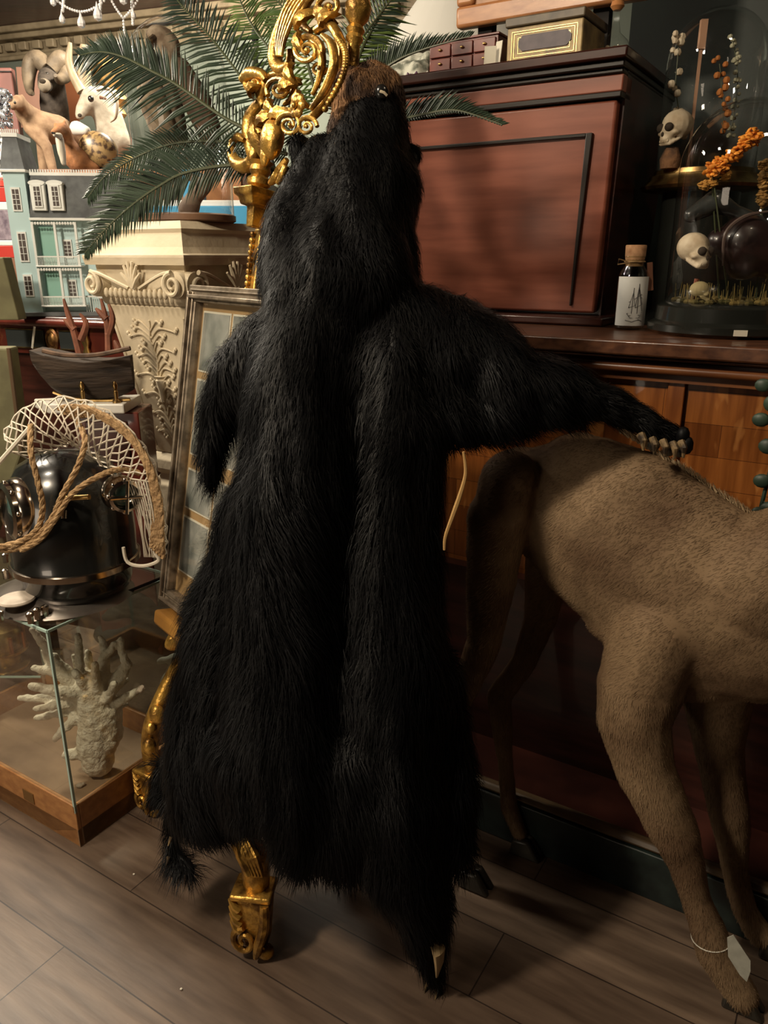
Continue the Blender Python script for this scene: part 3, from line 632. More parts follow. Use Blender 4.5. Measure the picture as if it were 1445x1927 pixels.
# pale ridge of hair along the back
rid = MB(); 
for k in range(900):
    t = random.random(); x = 1165+280*t; y = 806+(185)*(t**1.08)+random.uniform(-3, 6)
    p = ap(x, y, random.uniform(-.008, .012)); p2 = p+Vector((random.uniform(-.004, .004), random.uniform(-.004, .004), random.uniform(.004, .012)))-d_*.006
    rid.tube([p-Vector((0, 0, .004)), p2], [.0009, .0003], 3)
rid.build('back_ridge', mat('pale_hair', (.36, .26, .15), .8), an_)
# swing tag
tg = thing('price_tag', 'long white paper tag tied with string round the calf\'s near front ankle', 'tag', ap(1378, 1775, no-.03))
A_ = [ap(1368, 1765, no-.035), ap(1380, 1760, no-.037), ap(1412, 1808, no-.035), ap(1412, 1828, no-.035), ap(1405, 1848, no-.034), ap(1392, 1835, no-.034), ap(1370, 1800, no-.035)]
MB().add([*A_, *[v+l_*.0018 for v in A_]], [tuple(range(7)), tuple(range(13, 6, -1))]+[(k, (k+1)%7, (k+1)%7+7, k+7) for k in range(7)]).build('card', mat('tag_card', (.42, .42, .36), .7, 0, (.34, .34, .29), 60), tg)
fc = ap(1338, 1762, no); tr2 = .031*depth(fc)/1.5
MB().tube([fc+l_*math.sin(a)*.034+d_*math.cos(a)*.034+Vector((0, 0, .006*math.cos(a)-.004)) for a in np.linspace(0, 6.28, 24)], .0012, 5).build('string', mat('white_string', (.6, .58, .5), .7), tg)

# ================================================================ BLACK BEAR PELT hanging over the easel
def BY(px, py):                               # how far off the hide hangs
    y = np.interp(py, [100, 250, 600, 1000, 1600, 1860], [1.50, 1.42, 1.33, 1.24, 1.13, 1.11])
    return float(y+max(0, (470-px))/170*.20*np.interp(py, [500, 1300], [.8, 1.0]))
bear = thing('bear_pelt', 'shaggy black bear pelt with head and paws, slung over the gilt easel', 'animal pelt', (-.05, 1.2, 0))
bb = MB()
def bch(seq): cpx(bb, [(s[0], s[1], max(12, s[2]-9), s[3] if len(s) > 3 else BY(s[0], s[1])) for s in seq])
bch([(700, 190, 48), (700, 250, 80), (685, 330, 102), (670, 420, 120), (650, 520, 140)])
bch([(600, 290, 40), (580, 350, 55), (560, 430, 72), (555, 540, 78)])
bch([(600, 300, 40)]*1+[(620, 320, 60)]); bch([(760, 300, 40), (740, 300, 56)])
bch([(640, 520, 120), (590, 640, 125), (570, 780, 125), (560, 900, 128), (540, 1050, 128), (540, 1200, 118), (550, 1350, 120), (560, 1470, 105), (575, 1570, 72)])
bch([(730, 560, 80), (740, 680, 110), (745, 800, 112), (745, 950, 98), (735, 1100, 98), (735, 1300, 110), (740, 1480, 112), (755, 1600, 90), (790, 1700, 62), (812, 1790, 38), (818, 1835, 27)])
bch([(800, 600, 75), (870, 660, 92), (955, 712, 84), (1040, 735, 68), (1110, 750, 55), (1180, 775, 42), (1235, 805, 32), (1262, 818, 27)])
bch([(800, 700, 90), (860, 770, 75), (905, 775, 62), (990, 765, 52)])
bch([(490, 620, 45), (440, 690, 52), (410, 770, 52), (395, 850, 44), (402, 890, 32)])
bch([(470, 940, 60), (450, 1060, 72), (425, 1180, 84), (408, 1300, 92), (402, 1420, 92), (400, 1500, 86)])
bch([(650, 1400, 100), (650, 1540, 82), (650, 1600, 60)]); bch([(480, 1400, 80), (470, 1500, 66)])
bch([(330, 1500, 34), (324, 1565, 22), (336, 1615, 28), (358, 1640, 24)])
bch([(310, 1440, 24), (300, 1500, 16)])
bch([(830, 1250, 40), (850, 1450, 50), (860, 1600, 40)])
bch([(490, 470, 20), (520, 520, 50)])
bch([(735, 290, 55), (752, 345, 58), (738, 420, 60), (740, 500, 66)])
arm_dir = (P(1260, 815, 1.25)-P(850, 640, 1.3)).normalized()
def comb_bear(p):
    v = np.tile(np.array([0, 0, -1.0]), (len(p), 1)); w_ = np.clip((p[:, 0]-.10)/.12, 0, 1)*(p[:, 2] > .8)
    v = v*(1-.55*w_[:, None])+np.array(arm_dir)*w_[:, None]*.9
    v[:, 0] += .25*np.sin(p[:, 0]*19+p[:, 2]*5); return v
def dispb(c):
    return .012*noise.noise(Vector((c.x*22, c.y*22, c.z*4)))+.010*noise.noise(Vector((c.x*9+3, c.y*9, c.z*6)))
def lenb(p): return np.clip(.25+(1.62-p[:, 2])*.9, .28, 1.0)*np.where((p[:, 0] > .33) & (p[:, 2] > .6), .55, 1)
furry('hide', bb, BEARM, bear, .010, 8, 150000, .055, .00065, comb_bear, .34, dispb, lenb)
mz = MB(); cpx(mz, [(660, 172, 26, 1.44), (698, 146, 30, 1.43), (728, 160, 28, 1.42)]); cpx(mz, [(660, 165, 36, 1.43), (650, 210, 26, 1.42), (628, 255, 13, 1.40)]); cpx(mz, [(730, 160, 24, 1.42), (748, 190, 16, 1.42)]); cpx(mz, [(680, 165, 32, 1.40), (690, 190, 20, 1.39)])
cpx(mz, [(705, 150, 20, 1.40), (715, 175, 17, 1.39)])
def comb_d(p): v = np.tile(np.array([0, 0, -1.0]), (len(p), 1)); return v
furry('muzzle', mz, MUZM, bear, .006, 4, 9000, .012, .0006, comb_d, .25, lambda c: .004*noise.noise(c*30), label='worn brown muzzle')
q = P(718, 170, 1.36); MB().ball(q+Vector((0, .014, 0)), (.011, .007, .012), 12).build('nose', BLACKE, bear)
MB().tube([P(715, 172, 1.352), P(722, 174, 1.350), P(728, 180, 1.352)], .0022, 5).build('tooth', BONE, bear)
for (px, py) in ((562, 272), (772, 290)):
    em = MB(); cpx(em, [(px, py, 19, 1.42), (px+(8 if px < 600 else -14), py+18, 22, 1.42)])
    furry('ear', em, BEARM, bear, .005, 3, 2500, .016, .0006, lambda p: np.tile(np.array([0, 0, -1.0]), (len(p), 1)), .3)
# seam of pale skin at the hide's edge
MB().tube(pathpx([(872, 850), (876, 890), (866, 930), (852, 970), (838, 1010), (836, 1035)], 1.16), [.002, .003, .004, .003, .002], 6).build('hide_edge', mat('raw_skin', (.45, .27, .10), .6), bear)
# claws of the right paw lying across the calf, and the lower paws
for k, (px, py) in enumerate(((1205, 818), (1226, 826), (1246, 830), (1264, 834), (1280, 832))):
    q = P(px, py, BY(px, py)-.045)
    cl = MB().tube([q, q+Vector((.003, -.010, -.008)), q+Vector((.004, -.010, -.024))], [.0075, .006, .002], 7)
    cl.build('claw', CLAW, bear)
for (px, py, Y) in ((1230, 838, 0), (1258, 848, 0), (1278, 850, 0)):
    q = P(px, py, BY(px, py)-.03); MB().ball(q, (.011, .010, .010), 8).build('paw_pad', mat('paw_pad', (.07, .055, .035), .6, 0, (.02, .02, .015), 30), bear)
for (px, py) in ((1285, 820), (1292, 838)):
    q = P(px, py, BY(px, py)-.02); MB().ball(q, (.012, .012, .016), 8).build('toe', BEARM, bear)
q = P(824, 1800, 1.07); MB().tube([P(812, 1768, 1.085), P(826, 1790, 1.075), P(826, 1812, 1.075), P(822, 1838, 1.08)], [.008, .016, .012, .003], 10, flat=.6).build('paw_skin', mat('pale_paw_skin', (.34, .24, .12), .6), bear)
for (px, py) in ((318, 1612), (322, 1575), (802, 1850), (822, 1862)):
    q = P(px, py, BY(px, py)-.045) if px < 500 else PZ(px, py, .012); MB().tube([q, q+Vector((-.004, -.012, -.012))], [.004, .001], 6).build('claw', CLAW, bear)

# ================================================================ GILT EASEL
ez = thing('easel', 'ornate carved gilt easel with scrollwork crest, holding the silver-framed picture', 'easel', (-.42, 1.40, 0))
def E(px, py, off=0): return onplane(FE, px, py, off)
def er(px, py, r, off=0): return r*depth(FE @ E(px, py, off))/F
def etube(seq, r, off=0, name='scroll', seg=10, flat=None, m=GOLD, n=5):
    pts = smoothpath([E(s[0], s[1], s[2] if len(s) > 2 else off) for s in seq], n); k = er(seq[0][0], seq[0][1], 1)
    rr = [x*k for x in (r if hasattr(r, '__len__') else [r])]
    return MB(FE).tube(pts, rr if len(rr) > 1 else rr[0], seg, flat).build(name, m, ez)
def espiral(px, py, r0, turns, th, off=0, a0=0, sgn=1, parent=None):
    pts = []
    for k in range(int(turns*16)+1):
        t = k/(turns*16); a = R(a0)+sgn*t*turns*2*math.pi; r = r0*(1-.82*t)
        e = E(px+r*math.cos(a), py+r*math.sin(a), off-.012*t); pts.append(e)
    k = er(px, py, 1); o = MB(FE).tube(pts, [th*k, th*k*.8, th*k*.45], 8).build('volute', GOLD, ez)
    e = E(px, py, off-.016); MB(FE).ball(e, th*k*.9, 10).build('boss', GOLD, o)
def eleaf(p0, p1, w, off=0, curl=.02):
    a, b = E(*p0, off), E(*p1, off); dr = (b-a); L = dr.length; dr.normalize(); sd = Vector((dr.z, 0, -dr.x)); w = w*er(*p0, 1)
    mb = MB(FE); n = 9; vs = []
    for i in range(n):
        t = i/(n-1); wd = w*math.sin(math.pi*min(1, (.18+.82*t)))*(1+.18*math.sin(t*22)); c_ = a+dr*L*t+Vector((0, -curl*math.sin(t*math.pi*.9), 0))
        for s_ in (-1, -.5, 0, .5, 1): vs.append(c_+sd*wd*s_+Vector((0, (.35*w)*(abs(s_)-.5)*(1 if abs(s_) < .4 else .6), 0)))
    m5 = len(vs); vs += [v+Vector((0, .010, 0)) for v in vs]
    fs = []
    for i in range(n-1):
        for j in range(4):
            q = i*5+j; fs.append((q, q+1, q+6, q+5)); fs.append((m5+q+5, m5+q+6, m5+q+1, m5+q))
    for i in range(n-1):
        for q in (i*5, i*5+4): fs.append((q, q+5, m5+q+5, m5+q))
    for j in range(4):
        for q in (j, (n-1)*5+j): fs.append((q, q+1, m5+q+1, m5+q))
    mb.add(vs, fs).build('acanthus_leaf', GOLD, ez)
# crest
etube([(568, -20), (545, 20), (524, 70), (518, 110), (528, 130), (545, 122), (545, 95)], [8, 13, 14, 15, 12, 10, 6], -.02, 'plume_scroll')
for k in range(5): etube([(578-k*7, -10), (556-k*6, 25), (537-k*4, 72), (530-k*2, 105)], [2, 4, 4, 3], -.045, 'rib', 6)
etube([(600, -20), (575, 10), (570, 45), (585, 60)], [6, 9, 8, 5], -.01)
etube([(596, 58), (622, 48), (643, 85), (642, 130), (622, 178), (592, 216), (575, 225)], [9, 11, 10, 11, 10, 9, 5], -.03, 'c_scroll', flat=.8)
etube([(606, 66), (624, 85), (628, 125), (610, 170), (585, 205)], [4, 8, 9, 8, 4], -.055, 'c_scroll')
etube([(584, 75), (600, 88), (606, 115), (600, 150), (588, 178)], [5, 8, 8, 6, 4], -.03, 'c_scroll')
bead = MB(FE)
for k in range(24):
    t = k/23; pp = smoothpath([E(634, 70, -.06), E(650, 100, -.06), E(644, 145, -.06), E(612, 205, -.06)], 8); bead.ball(pp[int(t*(len(pp)-1))], .0055, 8)
bead.build('beading', GOLD, ez)
espiral(578, 95, 30, 1.8, 6, -.03, 20, -1); espiral(545, 235, 24, 1.8, 4.5, -.05, 180, 1); espiral(577, 238, 20, 1.6, 4, -.05, 0, -1); espiral(525, 168, 24, 1.6, 5, -.03, 150, 1)
espiral(620, 12, 26, 1.5, 6, -.03, 90, 1); espiral(478, 158, 24, 1.5, 8, -.02, 60, -1); espiral(600, 128, 15, 1.3, 4, -.02, 0, 1)
etube([(455, 150), (470, 138), (492, 140), (500, 152)], [7, 11, 9, 5], -.03, 'leaf_curl')
etube([(497, 200), (488, 170), (512, 142), (540, 140), (553, 158), (548, 185), (535, 196)], [7, 8, 7, 6, 6, 6, 4], -.02, 's_scroll')
etube([(495, 185), (474, 215), (468, 250), (476, 290), (486, 310)], [7, 13, 14, 12, 8], -.01, 's_scroll')
etube([(440, 262), (436, 282), (444, 306), (464, 312), (478, 294), (480, 262)], [5, 9, 12, 13, 11, 8], -.02, 'leaf_curl')
etube([(436, 268), (448, 258), (460, 264)], [6, 8, 4], -.025, 'leaf_curl')
etube([(540, 300), (528, 318), (518, 335), (508, 345)], [5, 9, 9, 5], -.02, 'leaf_curl'); etube([(538, 312), (532, 330), (522, 345)], [6, 8, 4], -.03, 'leaf_curl')
for a in (((500, 300), (480, 220), 11), ((520, 210), (486, 245), 10), ((548, 210), (510, 225), 10), ((555, 178), (585, 205), 12), ((560, 150), (530, 178), 10), ((590, 20), (560, 60), 10), ((500, 240), (475, 265), 9), ((560, 60), (580, 105), 9), ((545, 120), (560, 160), 10), ((505, 190), (525, 215), 9), ((470, 180), (492, 160), 9), ((600, 50), (640, 25), 12), ((625, 45), (600, 15), 10)): eleaf(a[0], a[1], a[2], -.03)
k = er(512, 262, 1); MB(FE).ball(E(512, 262, -.035), (27*k, 20*k, 36*k), 16).build('bulb', GOLD, ez)
MB(FE).ball(E(500, 290, -.04), (12*k, 10*k, 22*k), 12).build('bulb', GOLD, ez)
fl = MB(FE); e = E(560, 200, -.055)
for j in range(6): a = j/6*6.283; fl.ball(e+Vector((.012*math.cos(a), 0, .012*math.sin(a))), (.009, .006, .009), 8)
fl.ball(e+Vector((0, -.006, 0)), .006, 8).build('rosette', GOLD, ez)
k = er(660, 60, 1)
pr = [(15, 135), (12, 95), (17, 85), (14, 78), (18, 70), (12, 62), (22, 50), (25, 30), (18, 14), (9, 6), (12, 0)]
e0 = E(664, 130, .0); MB(FE).lathe([(r*k, (135-y)*k*1.0) for r, y in pr], (e0.x, -.005, e0.z), 20).build('finial', GOLD, ez)
# stile (left post), capital, beads
k = er(485, 330, 1); ec = E(484, 372, -.015)
MB(FE).lathe([(18*k, 0), (20*k, 10*k), (15*k, 16*k), (22*k, 22*k), (22*k, 32*k), (15*k, 38*k), (20*k, 46*k), (18*k, 55*k), (24*k, 62*k)], ec, 18).build('capital', GOLD, ez)
ec = E(478, 428, -.015)
MB(FE).lathe([(11*k, 0), (13*k, 36*k), (22*k, 38*k), (26*k, 50*k), (32*k, 54*k), (34*k, 66*k)], ec, 4, square=True).build('corbel', GOLD, ez, smooth=False, bevel=.002)
lx = E(468, 540, 0).x; zb = E(330, 1120, 0).z
MB(FE).bb(lx-.004, lx+.022, .0, .03, zb-.02, E(470, 430, 0).z).build('stile', GOLD, ez, bevel=.004)
MB(FE).bb(lx+.36, lx+.386, .0, .03, zb-.02, E(470, 430, 0).z).build('stile', GOLD, ez, bevel=.004)
bd2 = MB(FE); zz = E(470, 430, 0).z
for j in range(42): bd2.ball((lx+.0, -.004, zz-.012-j*.012), .006, 8)
bd2.build('beading', GOLD, ez)
MB(FE).bb(lx, lx+.386, .005, .03, zz-.02, zz+.03).build('cross_rail', GOLD, ez, bevel=.005)
# ledge and lower part
OCH = mat('ochre_gilt', (.48, .24, .05), .45, .35, (.3, .14, .03), 16)
el = E(304, 1112, -.07); led = MB(FE).bb(el.x, el.x+.62, -.085, .03, zb-.035, zb-.0).build('ledge', OCH, ez, bevel=.008)
for xx in (el.x+.05, el.x+.57):
    o = MB(FE); o.tube(smoothpath([(xx-.03, -.03, zb-.05), (xx-.02, -.05, zb-.08), (xx+.02, -.04, zb-.06), (xx+.025, -.02, zb-.12), (xx+.01, -.01, zb-.2)], 5), [.012, .014, .012, .016, .008], 10); o.build('bracket', GOLD, ez)
def leg_path(seq, r, name='leg'):
    return MB().tube(smoothpath(seq, 6), r, 12).build(name, GOLD, ez)
foot1 = PZ(287, 1532, 0); foot2 = PZ(492, 1800, 0)
kt = FE @ Vector((el.x+.06, 0, zb-.06)); kt2 = FE @ Vector((el.x+.52, 0, zb-.06))
L1 = leg_path([kt, P(330, 1260, 1.60), P(292, 1345, 1.58), P(282, 1400, 1.60), P(288, 1460, 1.61)], [.014, .016, .020, .022, .016])
for (px, py, r) in ((296, 1345, .020), (281, 1405, .018), (285, 1370, .014)): MB().ball(P(px, py, 1.56), (r, .016, r*1.3), 10).build('carved_leaf', GOLD, L1)
f1 = Vector((foot1.x, foot1.y, 0))
def foot(fp, yaw, s):
    Mf = Matrix.Translation(fp) @ Matrix.Rotation(yaw, 4, 'Z')
    # curved bracket that ends in a scroll and a ball toe; x runs along the foot's broad side
    o = MB(Mf).hexa([(-.030*s, -.02*s, .02*s), (.022*s, -.02*s, .02*s), (.022*s, .03*s, .02*s), (-.030*s, .03*s, .02*s)], [(-.038*s, -.026*s, .155*s), (.036*s, -.026*s, .155*s), (.036*s, .03*s, .155*s), (-.038*s, .03*s, .155*s)]).build('foot', GOLD, ez, bevel=.012*s)
    for (x, y) in ((-.018, -.026), ):
        pts = [(x*s+.026*s*(1-.8*t)*math.cos(9*t+1.6), y*s-.004*s*t, .052*s+.034*s*(1-.8*t)*math.sin(9*t+1.6)) for t in np.linspace(0, 1, 26)]
        MB(Mf).tube(pts, [.008*s, .006*s, .004*s], 8).build('volute', GOLD, o)
    MB(Mf).tube(smoothpath([(.028*s, -.03*s, .15*s), (.026*s, -.034*s, .10*s), (.012*s, -.034*s, .05*s), (.004*s, -.03*s, .015*s)], 5), [.009*s, .011*s, .010*s, .006*s], 8).build('rib', GOLD, o)
    for j in range(4): MB(Mf).tube([( -.026*s, -.024*s, (.075+.018*j)*s), (-.036*s, -.027*s, (.085+.018*j)*s), (-.044*s, -.026*s, (.100+.018*j)*s)], [.010*s, .008*s, .003*s], 8).build('leaf_lobe', GOLD, o)
    MB(Mf).ball((.020*s, -.015*s, .017*s), (.018*s, .016*s, .017*s), 12).build('ball_toe', GOLD, o)
    MB(Mf).bb(-.042*s, .040*s, -.032*s, .032*s, .152*s, .166*s).build('collar', GOLD, o, bevel=.004)
    return o
foot(foot2+Vector((-.008, .015, 0)), R(-8), 1.0); foot(foot1+Vector((0, .01, 0)), R(-30), .8)
lg = foot2+Vector((-.005, .02, .16))
L2 = leg_path([lg, P(478, 1610, 1.215), P(462, 1560, 1.24), kt2+Vector((0, .02, -.08)), kt2], [.026, .030, .024, .018, .016])
for j in range(5): MB().tube([P(492-j*6, 1648, 1.185-.004*j), P(480-j*7, 1610, 1.18), P(462-j*5, 1572, 1.20)], [.006, .009, .003], 6).build('acanthus_leaf', GOLD, L2)
rl = FE @ Vector((.03, .03, 1.2))
leg_path([rl, Vector((rl.x+.06, rl.y+.06, .6)), Vector((.02, 1.62, .012))], [.016, .018, .014], 'rear_leg')

# ================================================================ SILVER-FRAMED PICTURE
a0 = E(320, 1100, -.035); a1 = E(372, 538, -.035)
pf = thing('framed_collage', 'silver-framed glazed collage of old grey photographs, resting on the gilt easel\'s ledge', 'picture', FE @ Vector((a0.x+.22, -.03, zb)))
x0 = (a0.x+a1.x)/2-.012; x1 = x0+.46; z0 = zb+.002; z1 = a1.z
fw_ = .034
for nm, q in (('rail', (x0, x1, z0, z0+fw_)), ('rail', (x0, x1, z1-fw_, z1)), ('stile', (x0, x0+fw_, z0+fw_, z1-fw_)), ('stile', (x1-fw_, x1, z0+fw_, z1-fw_))):
    o = MB(FE).bb(q[0], q[1], -.05, -.012, q[2], q[3]); 
    if nm == 'rail': o.bb(q[0]+.006, q[1]-.006, -.058, -.05, q[2]+.006, q[2]+.014).bb(q[0]+.012, q[1]-.012, -.054, -.05, q[3]-.012, q[3]-.008)
    else: o.bb(q[0]+.006, q[0]+.014, -.058, -.05, q[2]-.02, q[3]+.02).bb(q[1]-.012, q[1]-.008, -.054, -.05, q[2]-.02, q[3]+.02)
    o.build(nm, SILVERF, pf, bevel=.003)
MB(FE).bb(x0+fw_, x1-fw_, -.03, -.018, z0+fw_, z1-fw_).build('mount', mat('tan_mount', (.42, .27, .12), .7, 0, (.34, .21, .09), 6), pf)
def zat(px, py): return E(px, py, -.032).z
rows = [(zat(395, 700), zat(400, 590)), (zat(380, 860), zat(390, 720)), (zat(365, 960), zat(370, 890)), (zat(345, 1075), zat(352, 975))]
for (lo, hi) in rows:
    for j, (a, b) in enumerate(((.012, .125), (.14, .25), (.265, .37))):
        p_ = MB(FE).bb(x0+fw_+a-.004, x0+fw_+b+.004, -.0315, -.03, lo-.004, hi+.004).build('photo', PAPER, pf)
        MB(FE).bb(x0+fw_+a, x0+fw_+b, -.0325, -.0315, lo, hi).build('print', GREYPAPER, p_)
MB(FE).bb(x0+fw_, x1-fw_, -.037, -.035, z0+fw_, z1-fw_).build('glass', GLASS, pf)

# ================================================================ CREAM PEDESTAL with glass dome
YP = 2.05
pc0 = P(345, 480, YP)                        # near vertical corner of the cap
pe1 = (P(155, 492, YP+.0)-pc0); e1 = Vector((-.86, .50, 0)).normalized(); e2 = Vector((.50, .86, 0)).normalized()
# length of left face so that its far corner falls on px 155
def linelen(o, e, px, py=490):
    a = (px-722.5)/F; # solve for s : x = a*depth
    k = CP; c = SP*(H-o.z)
    return (a*(o.y*k+c)-o.x)/(e.x-a*e.y*k)
LL = linelen(pc0, e1, 158); FPm = frame(pc0, -e1, e2); FPm[2][3] = 0
zcap = pc0.z
S = LL
ped = thing('pedestal', 'cream carved stone pedestal with ionic scrolls, under the palm and bird dome', 'pedestal', FPm @ Vector((-S/2, S/2, 0)))
def sqr(zs): # list of (inset, z) -> square rings stacked around centre (-S/2, S/2)
    mb = MB(FPm); mb.lathe([(S/2-i, z) for i, z in zs], (-S/2, S/2, 0), square=True); return mb
ztop = P(345, 413, YP).z
sqr([(.0, zcap-.025), (-.004, zcap-.006), (-.004, zcap), (.012, zcap+.004), (.020, zcap+.02), (.030, zcap+.055), (.026, zcap+.065), (.048, zcap+.085), (.048, ztop)]).build('cap', STONE, ped, smooth=False, bevel=.003)
znk = P(345, 565, YP).z; zbs = P(345, 885, YP).z
sqr([(.030, znk-.02), (.024, znk-.01), (.024, znk+.015), (.018, zcap-.02)]).build('neck', STONE, ped, smooth=False, bevel=.003)
sqr([(.10, zbs), (.032, znk-.03), (.030, znk-.02)]).build('shaft', STONE, ped, smooth=False, bevel=.004)
MB(FPm).lathe([(S/2-.10+.0, zbs), (S/2-.085, zbs-.02), (S/2-.085, zbs-.05), (S/2-.105, zbs-.07), (S/2-.085, zbs-.10), (S/2-.085, .001)][::-1], (-S/2, S/2, 0), square=True).build('base', STONE, ped, smooth=False, bevel=.003)
def shaft_in(z): return .10+(.032-.10)*(z-zbs)/(znk-.03-zbs)
for face in range(2):
    # local 2D (u along the face, z) -> 3D
    def fp(u, z, out=.0, ins=None):
        i = shaft_in(z) if ins is None else ins
        return Vector((-S+u, i-out, z)) if face == 0 else Vector((-i+out, u, z))
    for (uc, sg) in ((.035, 1), (S-.035, -1)):
        pts = [fp(uc+sg*0+.032*(1-.8*t)*math.cos(10*t+1.57)*-sg, zcap-.075+.032*(1-.8*t)*math.sin(10*t+1.57), .014, .0) for t in np.linspace(0, 1, 30)]
        vo = MB(FPm).tube(pts, [.007, .006, .004], 8); vo.lathe([(.034, 0), (.036, .03)], fp(uc, zcap-.075, .004, .0), 20, (0, 1, 0) if face == 0 else (-1, 0, 0)); vo.build('volute', STONE, ped)
        MB(FPm).tube(smoothpath([fp(uc, zcap-.043, .014, 0), fp(uc+sg*.04, zcap-.05, .014, 0), fp(S/2-sg*.02, zcap-.085, .010, .006)], 6), .005, 6).build('scroll_band', STONE, ped)
    eg = MB(FPm)
    for j in range(13): u = .075+j*(S-.15)/12; eg.ball(fp(u, zcap-.098, .010, .010), (.0075, .0075, .014), 8)
    eg.build('egg_and_dart', STONE, ped)
    lf = MB(FPm)
    for a in (-60, -35, -12, 12, 35, 60):
        b0 = fp(S/2, zcap-.085, .012, .004); tp = fp(S/2+.042*math.sin(R(a)), zcap-.075+.06*math.cos(R(a)), .014, .004); lf.tube([b0, (b0+tp)/2+Vector((0, 0, .004)), tp], [.003, .006, .0035], 6)
    lf.build('palmette', STONE, ped)
    fr2 = MB(FPm)
    for sg in (0, 1):
        pts = [fp((S*sg)+(1-2*sg)*(shaft_in(z)+.014), z, .003) for z in np.linspace(zbs+.02, znk-.05, 8)]; fr2.tube(pts, .003, 6)
    fr2.build('border', STONE, ped)
    vn_ = MB(FPm)
    vn_.tube([fp(S/2+.006*math.sin(z*60), z, .003) for z in np.linspace(zbs+.03, znk-.06, 24)], .0022, 6)
    random.seed(face+3)
    for j in range(19):
        z = zbs+.05+j*(znk-zbs-.12)/18; w_ = (S/2-shaft_in(z)-.02)*random.uniform(.35, .85)
        for sg in (-1, 1):
            u = S/2+sg*w_*(.6 if (j+sg) % 3 else 1); vn_.tube(smoothpath([fp(S/2, z-.02, .002), fp(S/2+sg*w_*.4, z+.008, .004), fp(u, z, .005)], 4), [.0022, .003, .0018], 5)
            vn_.ball(fp(u, z+.002, .004), (.007, .005, .0055), 7); vn_.ball(fp(u+sg*.007, z+.009, .004), (.005, .004, .006), 6)
    z = zbs+.47*(znk-zbs); vn_.lathe([(.008, -.05), (.010, -.02), (.016, 0), (.018, .012), (.012, .016), (.020, .024)], fp(S/2, z, .0), 12)
    vn_.build('relief_vine', STONE, ped)
random.seed(21)
# dome and bird
DC = FPm @ Vector((-S/2+.03, S/2, 0)); rD = linelen(Vector((DC.x, DC.y, ztop)), Vector((1, 0, 0)), 445) ; rD = min(rD, .165)
bj = thing('bell_jar', 'big glass dome on a wooden disc sheltering a perched bird, on the cream pedestal', 'glass dome', (DC.x, DC.y, ztop))
MB().lathe([(rD*.92, 0), (rD*.98, .004), (rD*.98, .018), (rD*.92, .022)], (DC.x, DC.y, ztop+.001), 40).build('base', mat('walnut_disc', (.20, .11, .06), .5, 0, (.1, .05, .03), 10), bj)
dome(DC.x, DC.y, ztop+.022, rD*.95, P(320, 30, DC.y).z-ztop-.022, bj)
brd = thing('stuffed_hawk', 'grey-brown bird of prey with folded wings inside the pedestal dome', 'stuffed bird', (DC.x, DC.y, ztop+.03))
mb = MB(); YD = DC.y
cpx(mb, [(300, 75, 26, YD), (315, 85, 24, YD), (310, 130, 34, YD), (300, 180, 42, YD), (315, 235, 36, YD), (340, 280, 18, YD), (352, 310, 8, YD)])
organic('body', mb, mat('hawk_down', (.30, .24, .17), .9, 0, (.12, .08, .05), 30, bump=.4), brd, .006, 3, disp=lambda c: .003*noise.noise(c*60))
mb = MB(); cpx(mb, [(340, 130, 20, YD-.02), (370, 190, 28, YD-.02), (392, 240, 24, YD-.02), (400, 290, 10, YD-.02)]); organic('wing', mb, mat('hawk_wing', (.10, .055, .03), .8, 0, (.05, .028, .018), 40, bump=.4), brd, .006, 3)
mb = MB(); cpx(mb, [(285, 140, 18, YD-.04), (290, 190, 26, YD-.045), (320, 245, 14, YD-.04)]); organic('wing', mb, mat('hawk_wing_pale', (.26, .20, .13), .8, 0, (.12, .085, .05), 40), brd, .006, 3)
MB().tube([P(290, 72, YD-.03), P(278, 78, YD-.05), P(275, 88, YD-.05)], [.010, .007, .001], 8).build('beak', CLAW, brd)
dw_ = MB(); cpx(dw_, [(355, 395, 20, YD), (365, 372, 15, YD), (385, 350, 14, YD), (400, 325, 12, YD), (395, 305, 9, YD)]); cpx(dw_, [(385, 350, 10, YD), (355, 330, 8, YD)])
db = organic('driftwood_branch', dw_, mat('driftwood', (.17, .12, .08), .8, 0, (.08, .05, .035), 25, bump=.4), None, .005, 3); tag(db, 'twisted brown driftwood perch under the bird inside the pedestal dome', 'branch')

